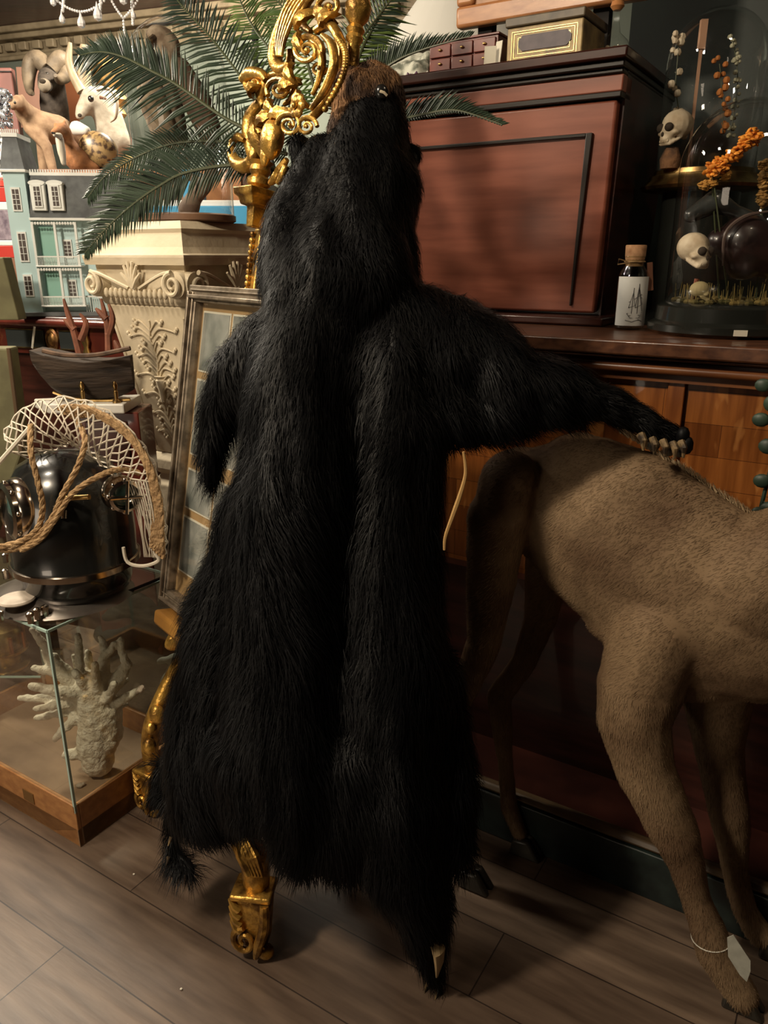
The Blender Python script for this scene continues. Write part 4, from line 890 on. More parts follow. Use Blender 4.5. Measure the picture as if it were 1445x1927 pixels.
# ================================================================ PALM behind the easel
pm = thing('palm', 'dark green cycad palm with long arching fronds, behind the gilt easel', 'plant', (-.10, 1.66, 0))
def frond(seq, lu, ld, m=LEAF, n=60, Y=None, nrm=(0, -1, .25), fwd=.55, r=.004):
    pa = pathpx(seq, Y, 14); L = len(pa); rb_ = MB().tube(pa, [r, r*.7, r*.3], 6).build('frond', RACHIS, pm)
    mb = MB(); nv = Vector(nrm).normalized()
    tot = 0
    for k in range(n):
        t = (k+.5)/n; i = min(L-2, int(t*(L-1))); f = t*(L-1)-i; c0 = pa[i].lerp(pa[i+1], f); tg_ = (pa[i+1]-pa[i]).normalized()
        sd = nv.cross(tg_).normalized()
        env = min(1, .35+2.2*t)*(1-.75*max(0, t-.55)/.45)
        for s_, ln_ in ((1, lu), (-1, ld)):
            if ln_ <= 0: continue
            ll = ln_*env*random.uniform(.88, 1.08); dr_ = (sd*s_+tg_*(fwd+.5*t)+nv*random.uniform(-.25, .35)+Vector((0, 0, -.12))).normalized()
            mid = c0+dr_*ll*.5; tip = c0+dr_*ll+Vector((0, 0, -.10*ll)); wv = dr_.cross(nv).normalized()*.0021*(1+ll*4)
            n0 = nv*.0012
            mb.add([c0-wv*.5, c0+n0, c0+wv*.5, mid-wv, mid+n0*1.4, mid+wv, tip, c0-n0, mid-n0], [(0, 1, 4, 3), (1, 2, 5, 4), (3, 4, 6), (4, 5, 6), (0, 3, 8, 7), (7, 8, 5, 2), (3, 6, 8), (8, 6, 5)])
    mb.build('leaflets', m, rb_, smooth=False)
frond([(600, 300, 1.66), (520, 262, 1.66), (433, 228, 1.70), (333, 160, 1.74), (283, 133, 1.75), (233, 108, 1.77), (190, 98, 1.78), (150, 104, 1.8)][1:], .115, .085, n=92)
frond([(600, 330, 1.66), (520, 318, 1.66), (437, 311, 1.69), (350, 325, 1.70), (300, 350, 1.70), (250, 385, 1.70), (200, 430, 1.70), (160, 476, 1.70)][1:], .07, .105, n=96)
frond([(540, 290, 1.7), (460, 272, 1.74), (383, 266, 1.78), (320, 272, 1.8), (260, 294, 1.8), (200, 330, 1.8), (165, 372, 1.8)], .075, .055, n=80)
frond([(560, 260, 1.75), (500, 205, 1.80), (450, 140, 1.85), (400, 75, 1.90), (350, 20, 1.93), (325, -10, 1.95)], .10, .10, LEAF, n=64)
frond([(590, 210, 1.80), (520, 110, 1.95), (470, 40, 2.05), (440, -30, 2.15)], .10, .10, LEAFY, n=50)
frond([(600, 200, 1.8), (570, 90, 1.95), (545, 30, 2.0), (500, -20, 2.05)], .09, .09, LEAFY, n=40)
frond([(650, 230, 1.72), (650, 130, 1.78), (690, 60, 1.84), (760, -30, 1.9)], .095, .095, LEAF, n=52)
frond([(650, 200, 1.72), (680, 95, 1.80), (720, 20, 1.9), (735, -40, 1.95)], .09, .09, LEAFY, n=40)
frond([(650, 230, 1.70), (690, 160, 1.68), (740, 118, 1.66), (800, 92, 1.64), (885, 68, 1.60)], .055, 0.0, n=56)
frond([(650, 260, 1.68), (720, 235, 1.62), (795, 216, 1.56), (860, 208, 1.52), (945, 235, 1.47)], .055, .01, n=60)
MB().tube([(-.10, 1.655, .28), (-.10, 1.66, 1.0), P(600, 300, 1.68)], [.05, .045, .05], 14).build('trunk', mat('palm_bark', (.05, .035, .02), .9, bump=.6, col2=(.02, .014, .01), nscale=40), pm)
MB().lathe([(.06, .001), (.072, .27), (.076, .30), (.068, .29)], (-.10, 1.655, 0), 28).build('pot', mat('dark_pot', (.03, .03, .028), .4), pm)

# ================================================================ GLASS CASE WITH CORAL, left foreground
Fc = frame((-.73, 1.49, 0), d_, l_)           # near bottom corner; the case runs to -x and +y
CW, CD, CH, CB = .62, .36, .575, .118
gc = thing('display_case', 'glass display case on a honey wood plinth with brass plate, left foreground on the floor', 'display case', Fc @ Vector((-CW/2, CD/2, 0)))
MB(Fc).bb(-CW, 0, 0, CD, .001, .05).build('tray_floor', mat('tray_board', (.26, .16, .09), .7, 0, (.17, .10, .055), 8), gc)
for q in ((-CW, 0, 0, .012), (-CW, 0, CD-.012, CD)): MB(Fc).bb(q[0], q[1], q[2], q[3], .001, CB).build('plinth_side', PINE, gc, bevel=.002)
for q in ((-CW, -CW+.012), (-.012, 0)): MB(Fc).bb(q[0], q[1], .012, CD-.012, .001, CB).build('plinth_side', PINE, gc, bevel=.002)
for q in ((-CW+.002, -.002, .003, .006), (-CW+.002, -.002, CD-.006, CD-.003)): MB(Fc).bb(*q, CB, CH).build('glass_pane', GLASSG, gc)
for q in ((-CW+.003, -CW+.006), (-.006, -.003)): MB(Fc).bb(q[0], q[1], .006, CD-.006, CB, CH).build('glass_pane', GLASSG, gc)
MB(Fc).bb(-CW, .0, 0, CD, CH, CH+.006).build('glass_top', GLASSG, gc)
for (x, y) in ((-.003, .003), (-.003, CD-.003), (-CW+.003, .003), (-CW+.003, CD-.003)): MB(Fc).bb(x-.003, x+.003, y-.003, y+.003, CB-.02, CH).build('glass_edge', EDGE, gc)
ee = MB(Fc); ee.bb(-CW, 0, -.002, .002, CH, CH+.006); ee.bb(-.002, .002, 0, CD, CH, CH+.006); ee.bb(-CW, 0, CD-.001, CD+.002, CH, CH+.006); ee.build('glass_edge', EDGE, gc)
pq = onplane(Fc, 58, 1515, 0); MB(Fc).bb(pq.x-.022, pq.x+.020, -.002, .0005, .055, .085).build('brass_plate', mat('aged_brass', (.22, .12, .04), .5, .5), gc)
# coral
YC = 1.70
cb_ = MB()
cpx(cb_, [(185, 1435, 30, YC), (180, 1400, 34, YC), (188, 1350, 36, YC), (172, 1300, 34, YC)]); cpx(cb_, [(190, 1420, 24, YC), (205, 1385, 26, YC), (200, 1340, 30, YC)])
random.seed(5)
tips = [((150,1280),(148,1200),9,0),((150,1290),(140,1240),8,.04),((190,1290),(200,1240),10,0),((195,1245),(190,1205),8,.01),((195,1245),(214,1215),8,-.01),((215,1300),(240,1255),10,0),((240,1255),(228,1208),8,0),((215,1330),(268,1300),9,-.02),((215,1290),(238,1285),8,.02),((140,1290),(100,1240),12,0),((100,1250),(62,1190),9,.02),((110,1270),(65,1262),9,0),((100,1260),(82,1230),8,.03),
 ((130,1310),(60,1295),11,-.02),((120,1320),(40,1318),9,0),((120,1330),(68,1338),8,-.03),((125,1345),(70,1355),8,0),((140,1360),(105,1395),9,-.03),((160,1420),(125,1425),12,-.02),((150,1310),(110,1305),12,-.05),((170,1290),(165,1230),9,.05),((185,1300),(180,1255),10,-.05),((200,1320),(215,1290),9,-.05),((140,1330),(100,1340),10,.05),((165,1300),(140,1270),10,-.05),((200,1350),(235,1330),9,.04),((150,1295),(170,1275),9,-.03)]
for (a, b, r, dy) in tips: cpx(cb_, [(170+(a[0]-170)*.3, 1330+(a[1]-1330)*.3, r*1.3, YC), (a[0], a[1], r*1.12, YC+dy*.5), ((a[0]+b[0])/2+random.uniform(-5, 5), (a[1]+b[1])/2, r*.95, YC+dy*.8), (b[0], b[1], r*.72, YC+dy)])
mz_ = min(v.z for v in cb_.v); 
for i, v in enumerate(cb_.v): cb_.v[i] = v-Vector((0, 0, mz_-.051))
co_ = organic('coral', cb_, CORALM, None, .0045, 2, disp=lambda c: .0035*noise.noise(c*70)); tag(co_, 'large white branching coral standing inside the wooden-based glass case', 'coral')
random.seed(9)
for (px, py, lb_) in ((180, 1490, 'darker of two small brown pebbles at the near corner inside the glass case'), (150, 1478, 'paler small coral crumb at the near corner inside the glass case')):
    q = PZ(px, py, .055); single(MB().ball(q, (.010, .008, .006), 8).ball(q+Vector((.008, .004, .001)), .005, 8), 'pebble', mat('pebble_brown' if px > 160 else 'pebble_pale', (.10, .06, .04) if px > 160 else (.4, .32, .24), .8), lb_, 'pebble')
# ================================================================ DIVING HELMET on the case
zc_ = CH+.006; HC = PZ(150, 1095, zc_+.03); HC = Vector((HC.x, HC.y, zc_)); sH = depth(HC)/F
hm = thing('diving_helmet', 'black and nickel diving helmet with round windows, on top of the glass case', 'diving helmet', HC)
cs = HC+Vector((-.045, -.010, 0))
MB().lathe([(.165, .001), (.172, .004), (.165, .010), (.12, .030), (.10, .034)], cs, 48, sx=1.0, sy=.85).build('corselet', mat('grey_steel', (.20, .18, .155), .35, .8, (.12, .10, .09), 12), hm)
hz = lambda py: P(150, py, HC.y).z-HC.z
prf = [(92, 1100), (96, 1085), (98, 1058), (110, 1052), (112, 1046), (108, 1038), (110, 1000), (108, 950), (98, 905), (78, 872), (45, 852), (1, 846)]
MB().lathe([(r*sH, hz(y) if y < 1100 else .025) for r, y in prf], HC, 48).build('helmet', BLACKE, hm, smooth='all')
MB().lathe([(108*sH, hz(1056)), (114*sH, hz(1054)), (114*sH, hz(1044)), (108*sH, hz(1042))], HC, 48).build('neck_ring', CHROME, hm)
def window(c, ax, r, nm='window'):
    ax = Vector(ax).normalized()
    w_ = MB().lathe([(r, 0), (r*1.05, .01), (r*1.0, .03), (r*.92, .036), (r*.92, .046), (r*.75, .05), (r*.72, .03)], c, 32, ax).build(nm, CHROME, hm)
    MB().lathe([(r*.74, .028), (r*.5, .040), (.001, .044)], c, 28, ax).build('pane', mat('aqua_glass', (.05, .11, .10), .06, 0, spec=1, coat=1), w_)
    s1 = ax.orthogonal().normalized(); s2 = ax.cross(s1)
    for k in range(8):
        a = k*math.pi/4; MB().ball(c+ax*.04+(s1*math.cos(a)+s2*math.sin(a))*r*.9, .006, 8).build('bolt', CHROME, w_)
    return w_
window(P(55, 955, HC.y-.07), (-.75, -.65, 0), .070)
ww = window(P(222, 925, HC.y-.11), (.62, -.8, 0), .038)
ga = Vector((.62, -.8, 0)).normalized(); gcen = P(222, 925, HC.y-.11)+ga*.055
s1 = ga.orthogonal().normalized(); s2 = ga.cross(s1)
for a in (45, 135): dd = s1*math.cos(R(a))+s2*math.sin(R(a)); MB().tube([gcen+dd*.036, gcen-dd*.036], .004, 8).build('guard_bar', CHROME, ww)
MB().tube([P(118, 938, HC.y-.125), P(168, 935, HC.y-.14)], .006, 10).build('lever', BRASS, hm)
MB().lathe([(.012, 0), (.012, .02), (.007, .024)], P(118, 948, HC.y-.125), 14, (0, -1, 0)).build('valve', CHROME, hm)
MB().lathe([(.006, 0), (.006, .018)], P(121, 960, HC.y-.125), 10, (0, -.4, -1)).build('valve_stem', CHROME, hm)
dk = PZ(32, 1130, zc_+.034); MB().lathe([(.038, 0), (.040, .003), (.038, .007), (.001, .008)], dk, 32).build('badge_disc', mat('pale_disc', (.55, .48, .40), .5, 0, (.4, .34, .28), 30), hm)
for (px, py) in ((90, 1118), (70, 1155), (10, 1050), (10, 1080), (85, 1150), (0, 1160), (57, 1163)):
    q = PZ(px, py, zc_+.022); MB().lathe([(.007, -.012), (.007, .004), (.009, .005), (.009, .012), (.003, .015)], q, 8).build('wing_nut', CHROME, hm)
for (a, b) in (((95, 1150), (160, 1105)), ((135, 1112), (235, 1068))):
    qa, qb = PZ(*a, zc_+.012), PZ(*b, zc_+.022); MB().tube([qa, qb], .008, 8, flat=.5).build('strap_bar', CHROME, hm)
MB().box(PZ(226, 1068, zc_+.03), (.03, .02, .02), rz=.6).build('buckle', BRASS, hm)
MB().tube([PZ(90, 1152, zc_+.01), PZ(200, 1130, zc_+.008), PZ(310, 1085, zc_+.008)], .004, 6).build('hose', BLACKE, hm)
# rope
yh = HC.y
rp = MB()
def rope_at(seq, r=.0065):
    pa = pathpx(seq, yh, 6); n = len(pa)
    for ph in (0, 2.09, 4.19):
        pts = []
        for i in range(n):
            t = (pa[min(i+1, n-1)]-pa[max(0, i-1)]).normalized(); s1 = t.orthogonal().normalized() if abs(t.y) > .9 else t.cross(Vector((0, 1, 0))).normalized(); s2 = t.cross(s1); a = ph+i*1.1
            pts.append(pa[i]+(s1*math.cos(a)+s2*math.sin(a))*r*.45)
        rp.tube(pts, r*.62, 6)
f_ = yh-.15
for k in range(5):
    o = k*6
    rope_at([(110+o, 768+k*4, yh-.05), (165+o*.8, 768+k*4, yh-.08), (232+o*.5, 805+k*5, yh-.10), (278+o*.3-k*2, 868+k*3, yh-.12), (300+o*.2-k*4, 940, yh-.13), (304-k*4, 1005, yh-.14), (306-k*5, 1050-k*5, yh-.14)])
rope_at([(58, 800, yh-.10), (58, 850, f_), (72, 910, f_-.01), (80, 955, f_-.01), (70, 995, f_-.01), (35, 1020, f_-.01), (-20, 1032, f_)])
rope_at([(145, 790, yh-.06), (160, 830, f_+.02), (145, 880, f_), (118, 930, f_-.01), (98, 975, f_-.01), (60, 1018, f_-.01), (20, 1035, f_), (-20, 1030, f_)])
rope_at([(262, 890, f_+.06), (220, 884, f_+.03), (175, 902, f_), (135, 930, f_-.01), (105, 975, f_-.015), (75, 1015, f_-.015), (40, 1036, f_-.01)])
single(rp, 'rope', ROPE, 'tan twisted hemp rope coiled over and looped around the diving helmet', 'rope')
# net
nt_ = MB()
cl = pathpx([(20, 850, yh-.06), (60, 815, yh-.07), (110, 800, yh-.09), (160, 815, yh-.10), (205, 850, yh-.11), (245, 895, yh-.12), (270, 950, yh-.13), (288, 1010, yh-.13), (292, 1050, yh-.12)], 0, 8)
wd = [30, 42, 42, 45, 45, 38, 26, 16, 10]
N = len(cl); rows_ = 9
def npt(i, j):
    i_ = max(0, min(N-1, i)); t = (cl[min(i_+1, N-1)]-cl[max(i_-1, 0)]).normalized(); s_ = t.cross(Vector((0, 1, 0))).normalized()
    w_ = np.interp(i_/(N-1), np.linspace(0, 1, 9), wd)*sH; u = (j/(rows_-1)-.5)*2
    return cl[i_]+s_*w_*u+Vector((0, .05*u*u*(1 if u < 0 else .6)-.0, 0))+Vector((.003*math.sin(i*1.7+j), 0, .003*math.cos(i*1.3+j*2)))
for j0 in range(-N, rows_, 2):
    for sgn in (1, -1):
        pts = []
        for i in range(0, N):
            j = j0+i if sgn == 1 else -j0+rows_-1-i
            if 0 <= j < rows_: pts.append(npt(i, j))
        if len(pts) > 1: nt_.tube(pts, .0019, 4)
for j in (0, rows_-1): nt_.tube([npt(i, j) for i in range(N)], .0022, 4)
for k in range(9): rr = random.uniform(-6, 6); nt_.tube(pathpx([(235+k*5, 905, yh-.13), (255+k*4, 960, yh-.14), (268+k*3+rr, 1010, yh-.14), (272+k*3, 1048, yh-.13)], 0, 5), .0015, 4)
nt_.tube(pathpx([(232, 1030), (240, 1058), (270, 1065), (298, 1055), (290, 1040)], yh-.13, 5), .004, 6)
nt_.tube(pathpx([(-10, 880), (25, 840), (60, 800)], yh-.08, 5), .005, 6)
single(nt_, 'fishing_net', NET, 'off-white knotted cotton fishing net draped over the diving helmet', 'net')
# ================================================================ BACK LEFT: second case, sideboard, boat, trunk
F2 = frame(P(150, 1250, 2.25), d_, l_); F2[2][3] = 0
sd = thing('sideboard', 'dark mahogany sideboard with brass-mounted frieze, under the dollhouse', 'sideboard', P(100, 700, 2.55).xy.to_3d())
Fs = frame(P(130, 600, 2.56), Vector((.93, -.36, 0)), Vector((.36, .93, 0))); zs = Fs[2][3]; Fs[2][3] = 0
zs = onplane(Fs, 120, 597, 0).z
MB(Fs).bb(-.6, .24, 0, .5, zs-.022, zs).build('top', DARKW, sd, bevel=.006)
RAIL = mat('red_mahogany_rail', (.11, .022, .014), .25, 0, (.06, .012, .008), 8, coat=.4)
MB(Fs).tube([(-.6, 0, zs-.02), (.24, 0, zs-.02)], .014, 10).build('rail', RAIL, sd)
MB(Fs).bb(-.6, .24, .015, .5, zs-.125, zs-.022).build('frieze', RAIL, sd)
MB(Fs).bb(-.6, .24, .03, .5, .001, zs-.125).build('carcass', DARKW, sd)
SLATE = mat('slate_panel', (.03, .035, .035), .3)
oval = onplane(Fs, 92, 622, 0).x
for (a, b) in ((oval-.20, oval-.035), (oval+.03, oval+.10)):
    p_ = MB(Fs).bb(a, b, .008, .016, zs-.105, zs-.045).build('slate_panel', SLATE, sd, bevel=.002)
    for q in ((a, b, zs-.107, zs-.104), (a, b, zs-.046, zs-.043)): MB(Fs).bb(q[0], q[1], .004, .012, q[2], q[3]).build('brass_line', BRASS, p_)
MB(Fs).lathe([(.03, 0), (.03, .01), (.024, .014), (.018, .01), (.012, .016), (.001, .018)], (oval, .016, zs-.075), 28, (0, -1, 0), sx=.9, sy=1.3).build('oval_mount', mat('oval_brass', (.42, .24, .08), .4, .7, (.12, .05, .02), 60), sd)
for xx in (oval-.255, oval+.145, oval-.4):
    MB(Fs).lathe([(.010, -.05), (.014, -.035), (.008, -.02), (.015, 0), (.009, .02), (.014, .04), (.011, .05)], (xx, .004, zs-.075), 14).build('brass_column', BRASS, sd)
q = onplane(Fs, 65, 635, -.01); single(MB(Fs).box((q.x, -.015, q.z), (.008, .002, .075), ry=R(18)), 'price_tag', PAPER, 'narrow white tag hanging from the sideboard frieze', 'tag')
# olive trunk panels at far left
OL = mat('olive_canvas', (.16, .15, .075), .8, 0, (.11, .10, .05), 14)
q0 = P(-30, 650, 2.15); q1 = P(38, 850, 2.15)
tk = thing('trunk', 'olive canvas upright trunk with brown edging at the left frame edge', 'trunk', (q0.x, q0.y, 0))
MB().hexa([(q1.x-.25, 2.15, .3), (P(40, 840, 2.15).x, 2.15, P(0, 850, 2.15).z), (P(40, 840, 2.15).x, 2.21, P(0, 850, 2.15).z), (q1.x-.25, 2.21, .3)], [(q1.x-.25, 2.15, P(0, 655, 2.15).z), (P(16, 655, 2.15).x, 2.15, P(0, 655, 2.15).z), (P(16, 655, 2.15).x, 2.21, P(0, 655, 2.15).z), (q1.x-.25, 2.21, P(0, 655, 2.15).z)]).build('body', OL, tk, smooth=False, bevel=.006)
MB().tube([P(16, 655, 2.14), P(40, 850, 2.14)], .006, 8).build('edging', mat('brown_edging', (.1, .06, .03), .6), tk)
MB().bb(q1.x-.25, P(40, 840, 2.15).x, 2.16, 2.20, .001, .31).build('stand', DARKW, tk)
gx0, gx1, gzt = P(-40, 540, 2.42).x, P(26, 540, 2.42).x, P(10, 484, 2.42).z
single(MB().hexa([(gx0, 2.42, zs+.002), (gx1, 2.42, zs+.002), (gx1, 2.48, zs+.002), (gx0, 2.48, zs+.002)], [(gx0, 2.42, gzt), (gx1-.02, 2.42, gzt), (gx1-.02, 2.48, gzt), (gx0, 2.48, gzt)]), 'green_box', OL, 'olive green box on the sideboard, left of the dollhouse', 'box', smooth=False, bevel=.004)
# marble slab with the boat, on a small mahogany chest
Yb = 2.0
sl = P(150, 770, Yb)
ch = thing('chest', 'low reddish mahogany chest under the model boat', 'chest', (sl.x, sl.y+.1, 0))
zc2 = P(150, 772, Yb).z; xa, xb2 = P(140, 800, Yb).x, P(262, 800, Yb).x
MB().bb(xa, xb2, Yb+.0, Yb+.13, .001, zc2-.006).build('body', RAIL, ch, bevel=.004)
MB().bb(xa+.03, xb2-.03, Yb-.006, Yb+.002, zc2-.14, zc2-.03).build('drawer_front', DARKW, ch, bevel=.003)
ms_ = MB(); x0_, x1_ = P(48, 760, Yb).x, P(240, 760, Yb).x
ms_.hexa([(x0_, Yb+.05, zc2-.004), (x0_+.07, Yb-.03, zc2-.004), (x1_, Yb-.03, zc2-.004), (x1_, Yb+.12, zc2-.004)], [(x0_, Yb+.05, zc2+.022), (x0_+.07, Yb-.03, zc2+.022), (x1_, Yb-.03, zc2+.022), (x1_, Yb+.12, zc2+.022)])
single(ms_, 'marble_slab', mat('white_marble', (.62, .60, .54), .3, 0, (.5, .47, .42), 5), 'white marble slab under the model boat', 'slab', bevel=.004, smooth=False)
bo = thing('model_boat', 'rough dark wooden model boat hull with reddish antler-like masts, on brass posts', 'model boat', P(160, 740, Yb+.06))
vs = []; fs = []; NB = 14
for i in range(NB+1):
    t = i/NB; x = P(74+176*t, 700, Yb+.05).x; hb = .055*math.sin(math.pi*min(1, .12+.88*t)**.8)+.012; zt_ = P(100, 662-10*math.cos(t*math.pi)*.6+14*math.sin(math.pi*t), Yb+.05).z; zb_ = P(100, 752-60*(abs(t-.5)*2)**3 if t < .5 else 752-20*(abs(t-.5)*2)**3, Yb+.05).z
    for j in range(9):
        a = math.pi*j/8; vs.append(Vector((x, Yb+.05-hb*math.cos(a)*-1, zt_-(zt_-zb_)*math.sin(a)**.7 if 0 < j < 8 else zt_)))
for i in range(NB):
    for j in range(8): q = i*9+j; fs.append((q, q+1, q+10, q+9))
    fs.append((i*9, i*9+9, i*9+17, i*9+8))
fs.append(tuple(range(9))); fs.append(tuple(NB*9+j for j in range(9)))
HULL = mat('rough_hull', (.055, .035, .022), .85, 0, (.018, .012, .009), 9, (1, 1, 7), bump=.9)
MB().add(vs, fs).build('hull', HULL, bo)
MB().tube(pathpx([(80, 660), (120, 668), (180, 668), (245, 655)], Yb-.005), .006, 6).build('gunwale', mat('pale_bark', (.15, .09, .055), .9, 0, (.05, .03, .02), 30), bo)
MB().tube(pathpx([(100, 738), (130, 748), (180, 754), (245, 752)], Yb+.0), .004, 6).build('keel', BRASS, bo)
RB = mat('red_branch', (.24, .085, .045), .7, 0, (.12, .04, .02), 30)
for seq in ([(150, 665), (138, 620), (126, 585), (120, 562)], [(152, 640), (162, 610), (150, 590)], [(205, 660), (203, 620), (196, 585), (190, 562)], [(204, 630), (212, 600), (205, 572)], [(200, 600), (180, 580)], [(140, 620), (120, 600)], [(222, 655), (215, 640)]):
    MB().tube(pathpx(seq, Yb+.05), [.010, .008, .003], 7).build('mast_branch', RB, bo)
for px in (158, 220):
    q = P(px, 760, Yb-.01); MB().lathe([(.011, 0), (.011, .005), (.005, .010), (.006, .03), (.004, .032), (.007, .045), (.003, .055)], (q.x, q.y, zc2+.022), 14).build('brass_post', BRASS, bo)
# dark driftwood and shelf behind the coral case
FD = mat('dark_wood_relief', (.05, .037, .026), .7, 0, (.016, .012, .009), 7, (1, 1, 3), bump=1.0, contrast=(.35, .7))
mb = MB(); 
for k in range(18): capsule(mb, P(180+random.uniform(0, 160), 1130+k*13, 2.02), .03, P(200+random.uniform(20, 170), 1120+k*13+random.uniform(-20, 20), 2.02), .045, 8)
tag(organic('driftwood', mb, FD, None, .012, 2, disp=lambda c: .010*noise.noise(c*22)), 'mass of gnarled dark driftwood standing on the floor behind the coral case', 'driftwood')
o = bpy.data.objects['driftwood']; zmin = min(v.co.z for v in o.data.vertices); 
for v in o.data.vertices:
    if v.co.z < zmin+.08: v.co.z = zmin+.08-(zmin+.08-v.co.z)/.08*(zmin+.08)*1.0 if zmin > 0 else v.co.z
mb = MB(); cpx(mb, [(335, 1238, 9, 1.86), (318, 1275, 12, 1.86), (305, 1310, 12, 1.86), (285, 1345, 10, 1.84)]); cpx(mb, [(300, 1245, 6, 1.86), (335, 1235, 9, 1.86)]); chain(mb, [(P(285, 1345, 1.84), .012), (Vector((P(285, 1345, 1.84).x, 1.84, .015)), .014)])
tag(organic('coral_branch', mb, mat('grey_coral', (.30, .30, .25), .9, 0, (.2, .2, .17), 30), None, .005, 2, disp=lambda c: .004*noise.noise(c*60)), 'pale grey jagged coral stalk leaning between case and easel', 'coral')
# second glass shelf with brass instrument, far left
sx0 = thing('glass_shelf', 'green-edged glass shelf unit behind the coral case at the left', 'shelf', P(0, 1300, 2.05).xy.to_3d())
zs1 = P(30, 1275, 2.0).z
MB().bb(P(-60, 1260, 2.0).x, P(75, 1260, 2.0).x, 2.0, 2.2, zs1, zs1+.006).build('glass_plate', GLASSG, sx0); MB().bb(P(-60, 1260, 2.0).x, P(75, 1260, 2.0).x, 1.997, 2.0, zs1, zs1+.006).build('glass_edge', EDGE, sx0)
MB().bb(P(-60, 1260, 2.0).x, P(75, 1260, 2.0).x, 2.02, 2.18, .001, zs1-.25).build('stand', DARKW, sx0)
for xx in (P(-55, 1260, 2.0).x, P(70, 1260, 2.0).x):
    for yy_ in (2.03, 2.17): MB().bb(xx-.004, xx+.004, yy_-.004, yy_+.004, zs1-.26, zs1).build('post', CHROME, sx0)
q = P(18, 1262, 2.06)
ins = thing('brass_instrument', 'round brass instrument on the glass shelf, left of the coral', 'instrument', (q.x, q.y, zs1+.006))
MB().lathe([(.060, 0), (.062, .008), (.04, .014), (.045, .05), (.065, .055), (.066, .064)], (q.x, q.y, zs1+.007), 32).build('base', BRASS, ins)
MB().lathe([(.05, .064), (.05, .11), (.04, .125), (.015, .13)], (q.x, q.y, zs1+.007), 32).build('drum', BRASS, ins)
for k in range(8): a = k*math.pi/4; MB().tube([(q.x+.058*math.cos(a), q.y+.058*math.sin(a), zs1+.07), (q.x+.058*math.cos(a), q.y+.058*math.sin(a), zs1+.12)], .005, 8).build('post', mat('copper', (.55, .25, .12), .3, 1), ins)

# ================================================================ DOLLHOUSE
Yd = 2.62
c0 = P(148, 578, Yd); zh = zs+.001
dF = frame((c0.x, c0.y, 0), Vector((.985, .17, 0)).cross(Vector((0, 0, 1))) if False else Vector((.995, .10, 0)), Vector((-.10, .995, 0)))
dh = thing('dollhouse', 'pale aqua victorian dollhouse with white trim and grey mansard roofs, on the sideboard', 'dollhouse', (c0.x, c0.y, zh))
AQ = mat('aqua_clapboard', (.42, .58, .60), .6); SH = mat('grey_shingle', (.12, .13, .135), .8, 0, (.07, .075, .08), 30)
WT = mat('dollhouse_white', (.66, .68, .66), .55); DKW = mat('tiny_window_dark', (.07, .055, .05), .3)
sc = depth(c0)/F
def dx(px, py=450): return onplane(dF, px, py, 0).x
def dz(py): return onplane(dF, 100, py, 0).z
xL, xT, xR, xS = dx(22), dx(62), dx(146), dx(240)
zb0 = zh; zm = dz(415); zt0 = dz(325)
MB(dF).bb(xL-.01, xS+.01, -.012, .24, zb0, zb0+.012).build('base', SH, dh)
tw_ = MB(dF).bb(xL, xT, -.0, .14, zb0+.012, zt0).build('tower', AQ, dh)
bdy = MB(dF).bb(xT, xS, .035, .22, zb0+.012, zm).build('body', AQ, dh)
def mans(x0, x1, y0, y1, z0, z1, i, nm='roof', m=SH):
    return MB(dF).hexa([(x0, y0, z0), (x1, y0, z0), (x1, y1, z0), (x0, y1, z0)], [(x0+i, y0+i, z1), (x1-i, y0+i, z1), (x1-i, y1-i, z1), (x0+i, y1-i, z1)]).build(nm, m, dh, smooth=False)
def slab(x0, x1, y0, y1, z, t=.008): MB(dF).bb(x0, x1, y0, y1, z, z+t).build('cornice', WT, dh, bevel=.001)
slab(xL-.008, xT+.008, -.010, .15, zt0)
mans(xL-.004, xT+.004, -.004, .145, zt0+.008, dz(258), .016)
zt1 = dz(258); slab(xL+.008, xT-.008, .008, .135, zt1, .012)
cr_ = MB(dF)
for k in range(9): cr_.bb(xL+.010+k*.0062, xL+.013+k*.0062, .008, .011, zt1+.012, zt1+.022)
cr_.build('cresting', WT, dh)
slab(xT-.002, xS+.008, -.006, .23, zm)
mans(xT, xS+.004, -.002, .225, zm+.008, dz(330), .014)
slab(xT+.012, xS-.006, .010, .215, dz(330), .010)
cr_ = MB(dF)
for k in range(34): cr_.bb(xT+.014+k*.0078, xT+.018+k*.0078, .010, .013, dz(330)+.010, dz(330)+.018)
cr_.build('cresting', WT, dh)
def win(xc, z0, z1, w_, y, parent=None, nx=2, nz=4, arch=False):
    f = MB(dF).bb(xc-w_/2-.004, xc+w_/2+.004, y-.004, y+.003, z0-.005, z1+.006)
    if arch: f.lathe([(w_*.62, 0), (w_*.7, .003)], (xc, y+.002, z1+.004), 16, (0, -1, 0), sy=.5)
    f = f.build('window', WT, dh); mm = MB(dF)
    MB(dF).bb(xc-w_/2, xc+w_/2, y-.005, y-.003, z0, z1).build('pane', DKW, f)
    for i in range(1, nx): mm.bb(xc-w_/2+i*w_/nx-.0008, xc-w_/2+i*w_/nx+.0008, y-.0065, y-.0045, z0, z1)
    for i in range(1, nz): mm.bb(xc-w_/2, xc+w_/2, y-.0065, y-.0045, z0+i*(z1-z0)/nz-.0008, z0+i*(z1-z0)/nz+.0008)
    mm.build('muntins', WT, f)
xt = (xL+xT)/2
for (a, b) in ((395, 357), (490, 440), (555, 520)): win(xt, dz(a), dz(b), .020, 0)
for px in (84, 117):
    xx = dx(px); d0 = MB(dF).bb(xx-.022, xx+.022, -.012, .05, dz(397), dz(345)).build('dormer', WT, dh, bevel=.002); MB(dF).lathe([(.025, 0), (.025, .05)], (xx, -.014, dz(345)), 20, (0, 1, 0), sy=.35).build('dormer_cap', WT, d0)
    win(xx, dz(388), dz(352), .018, -.012)
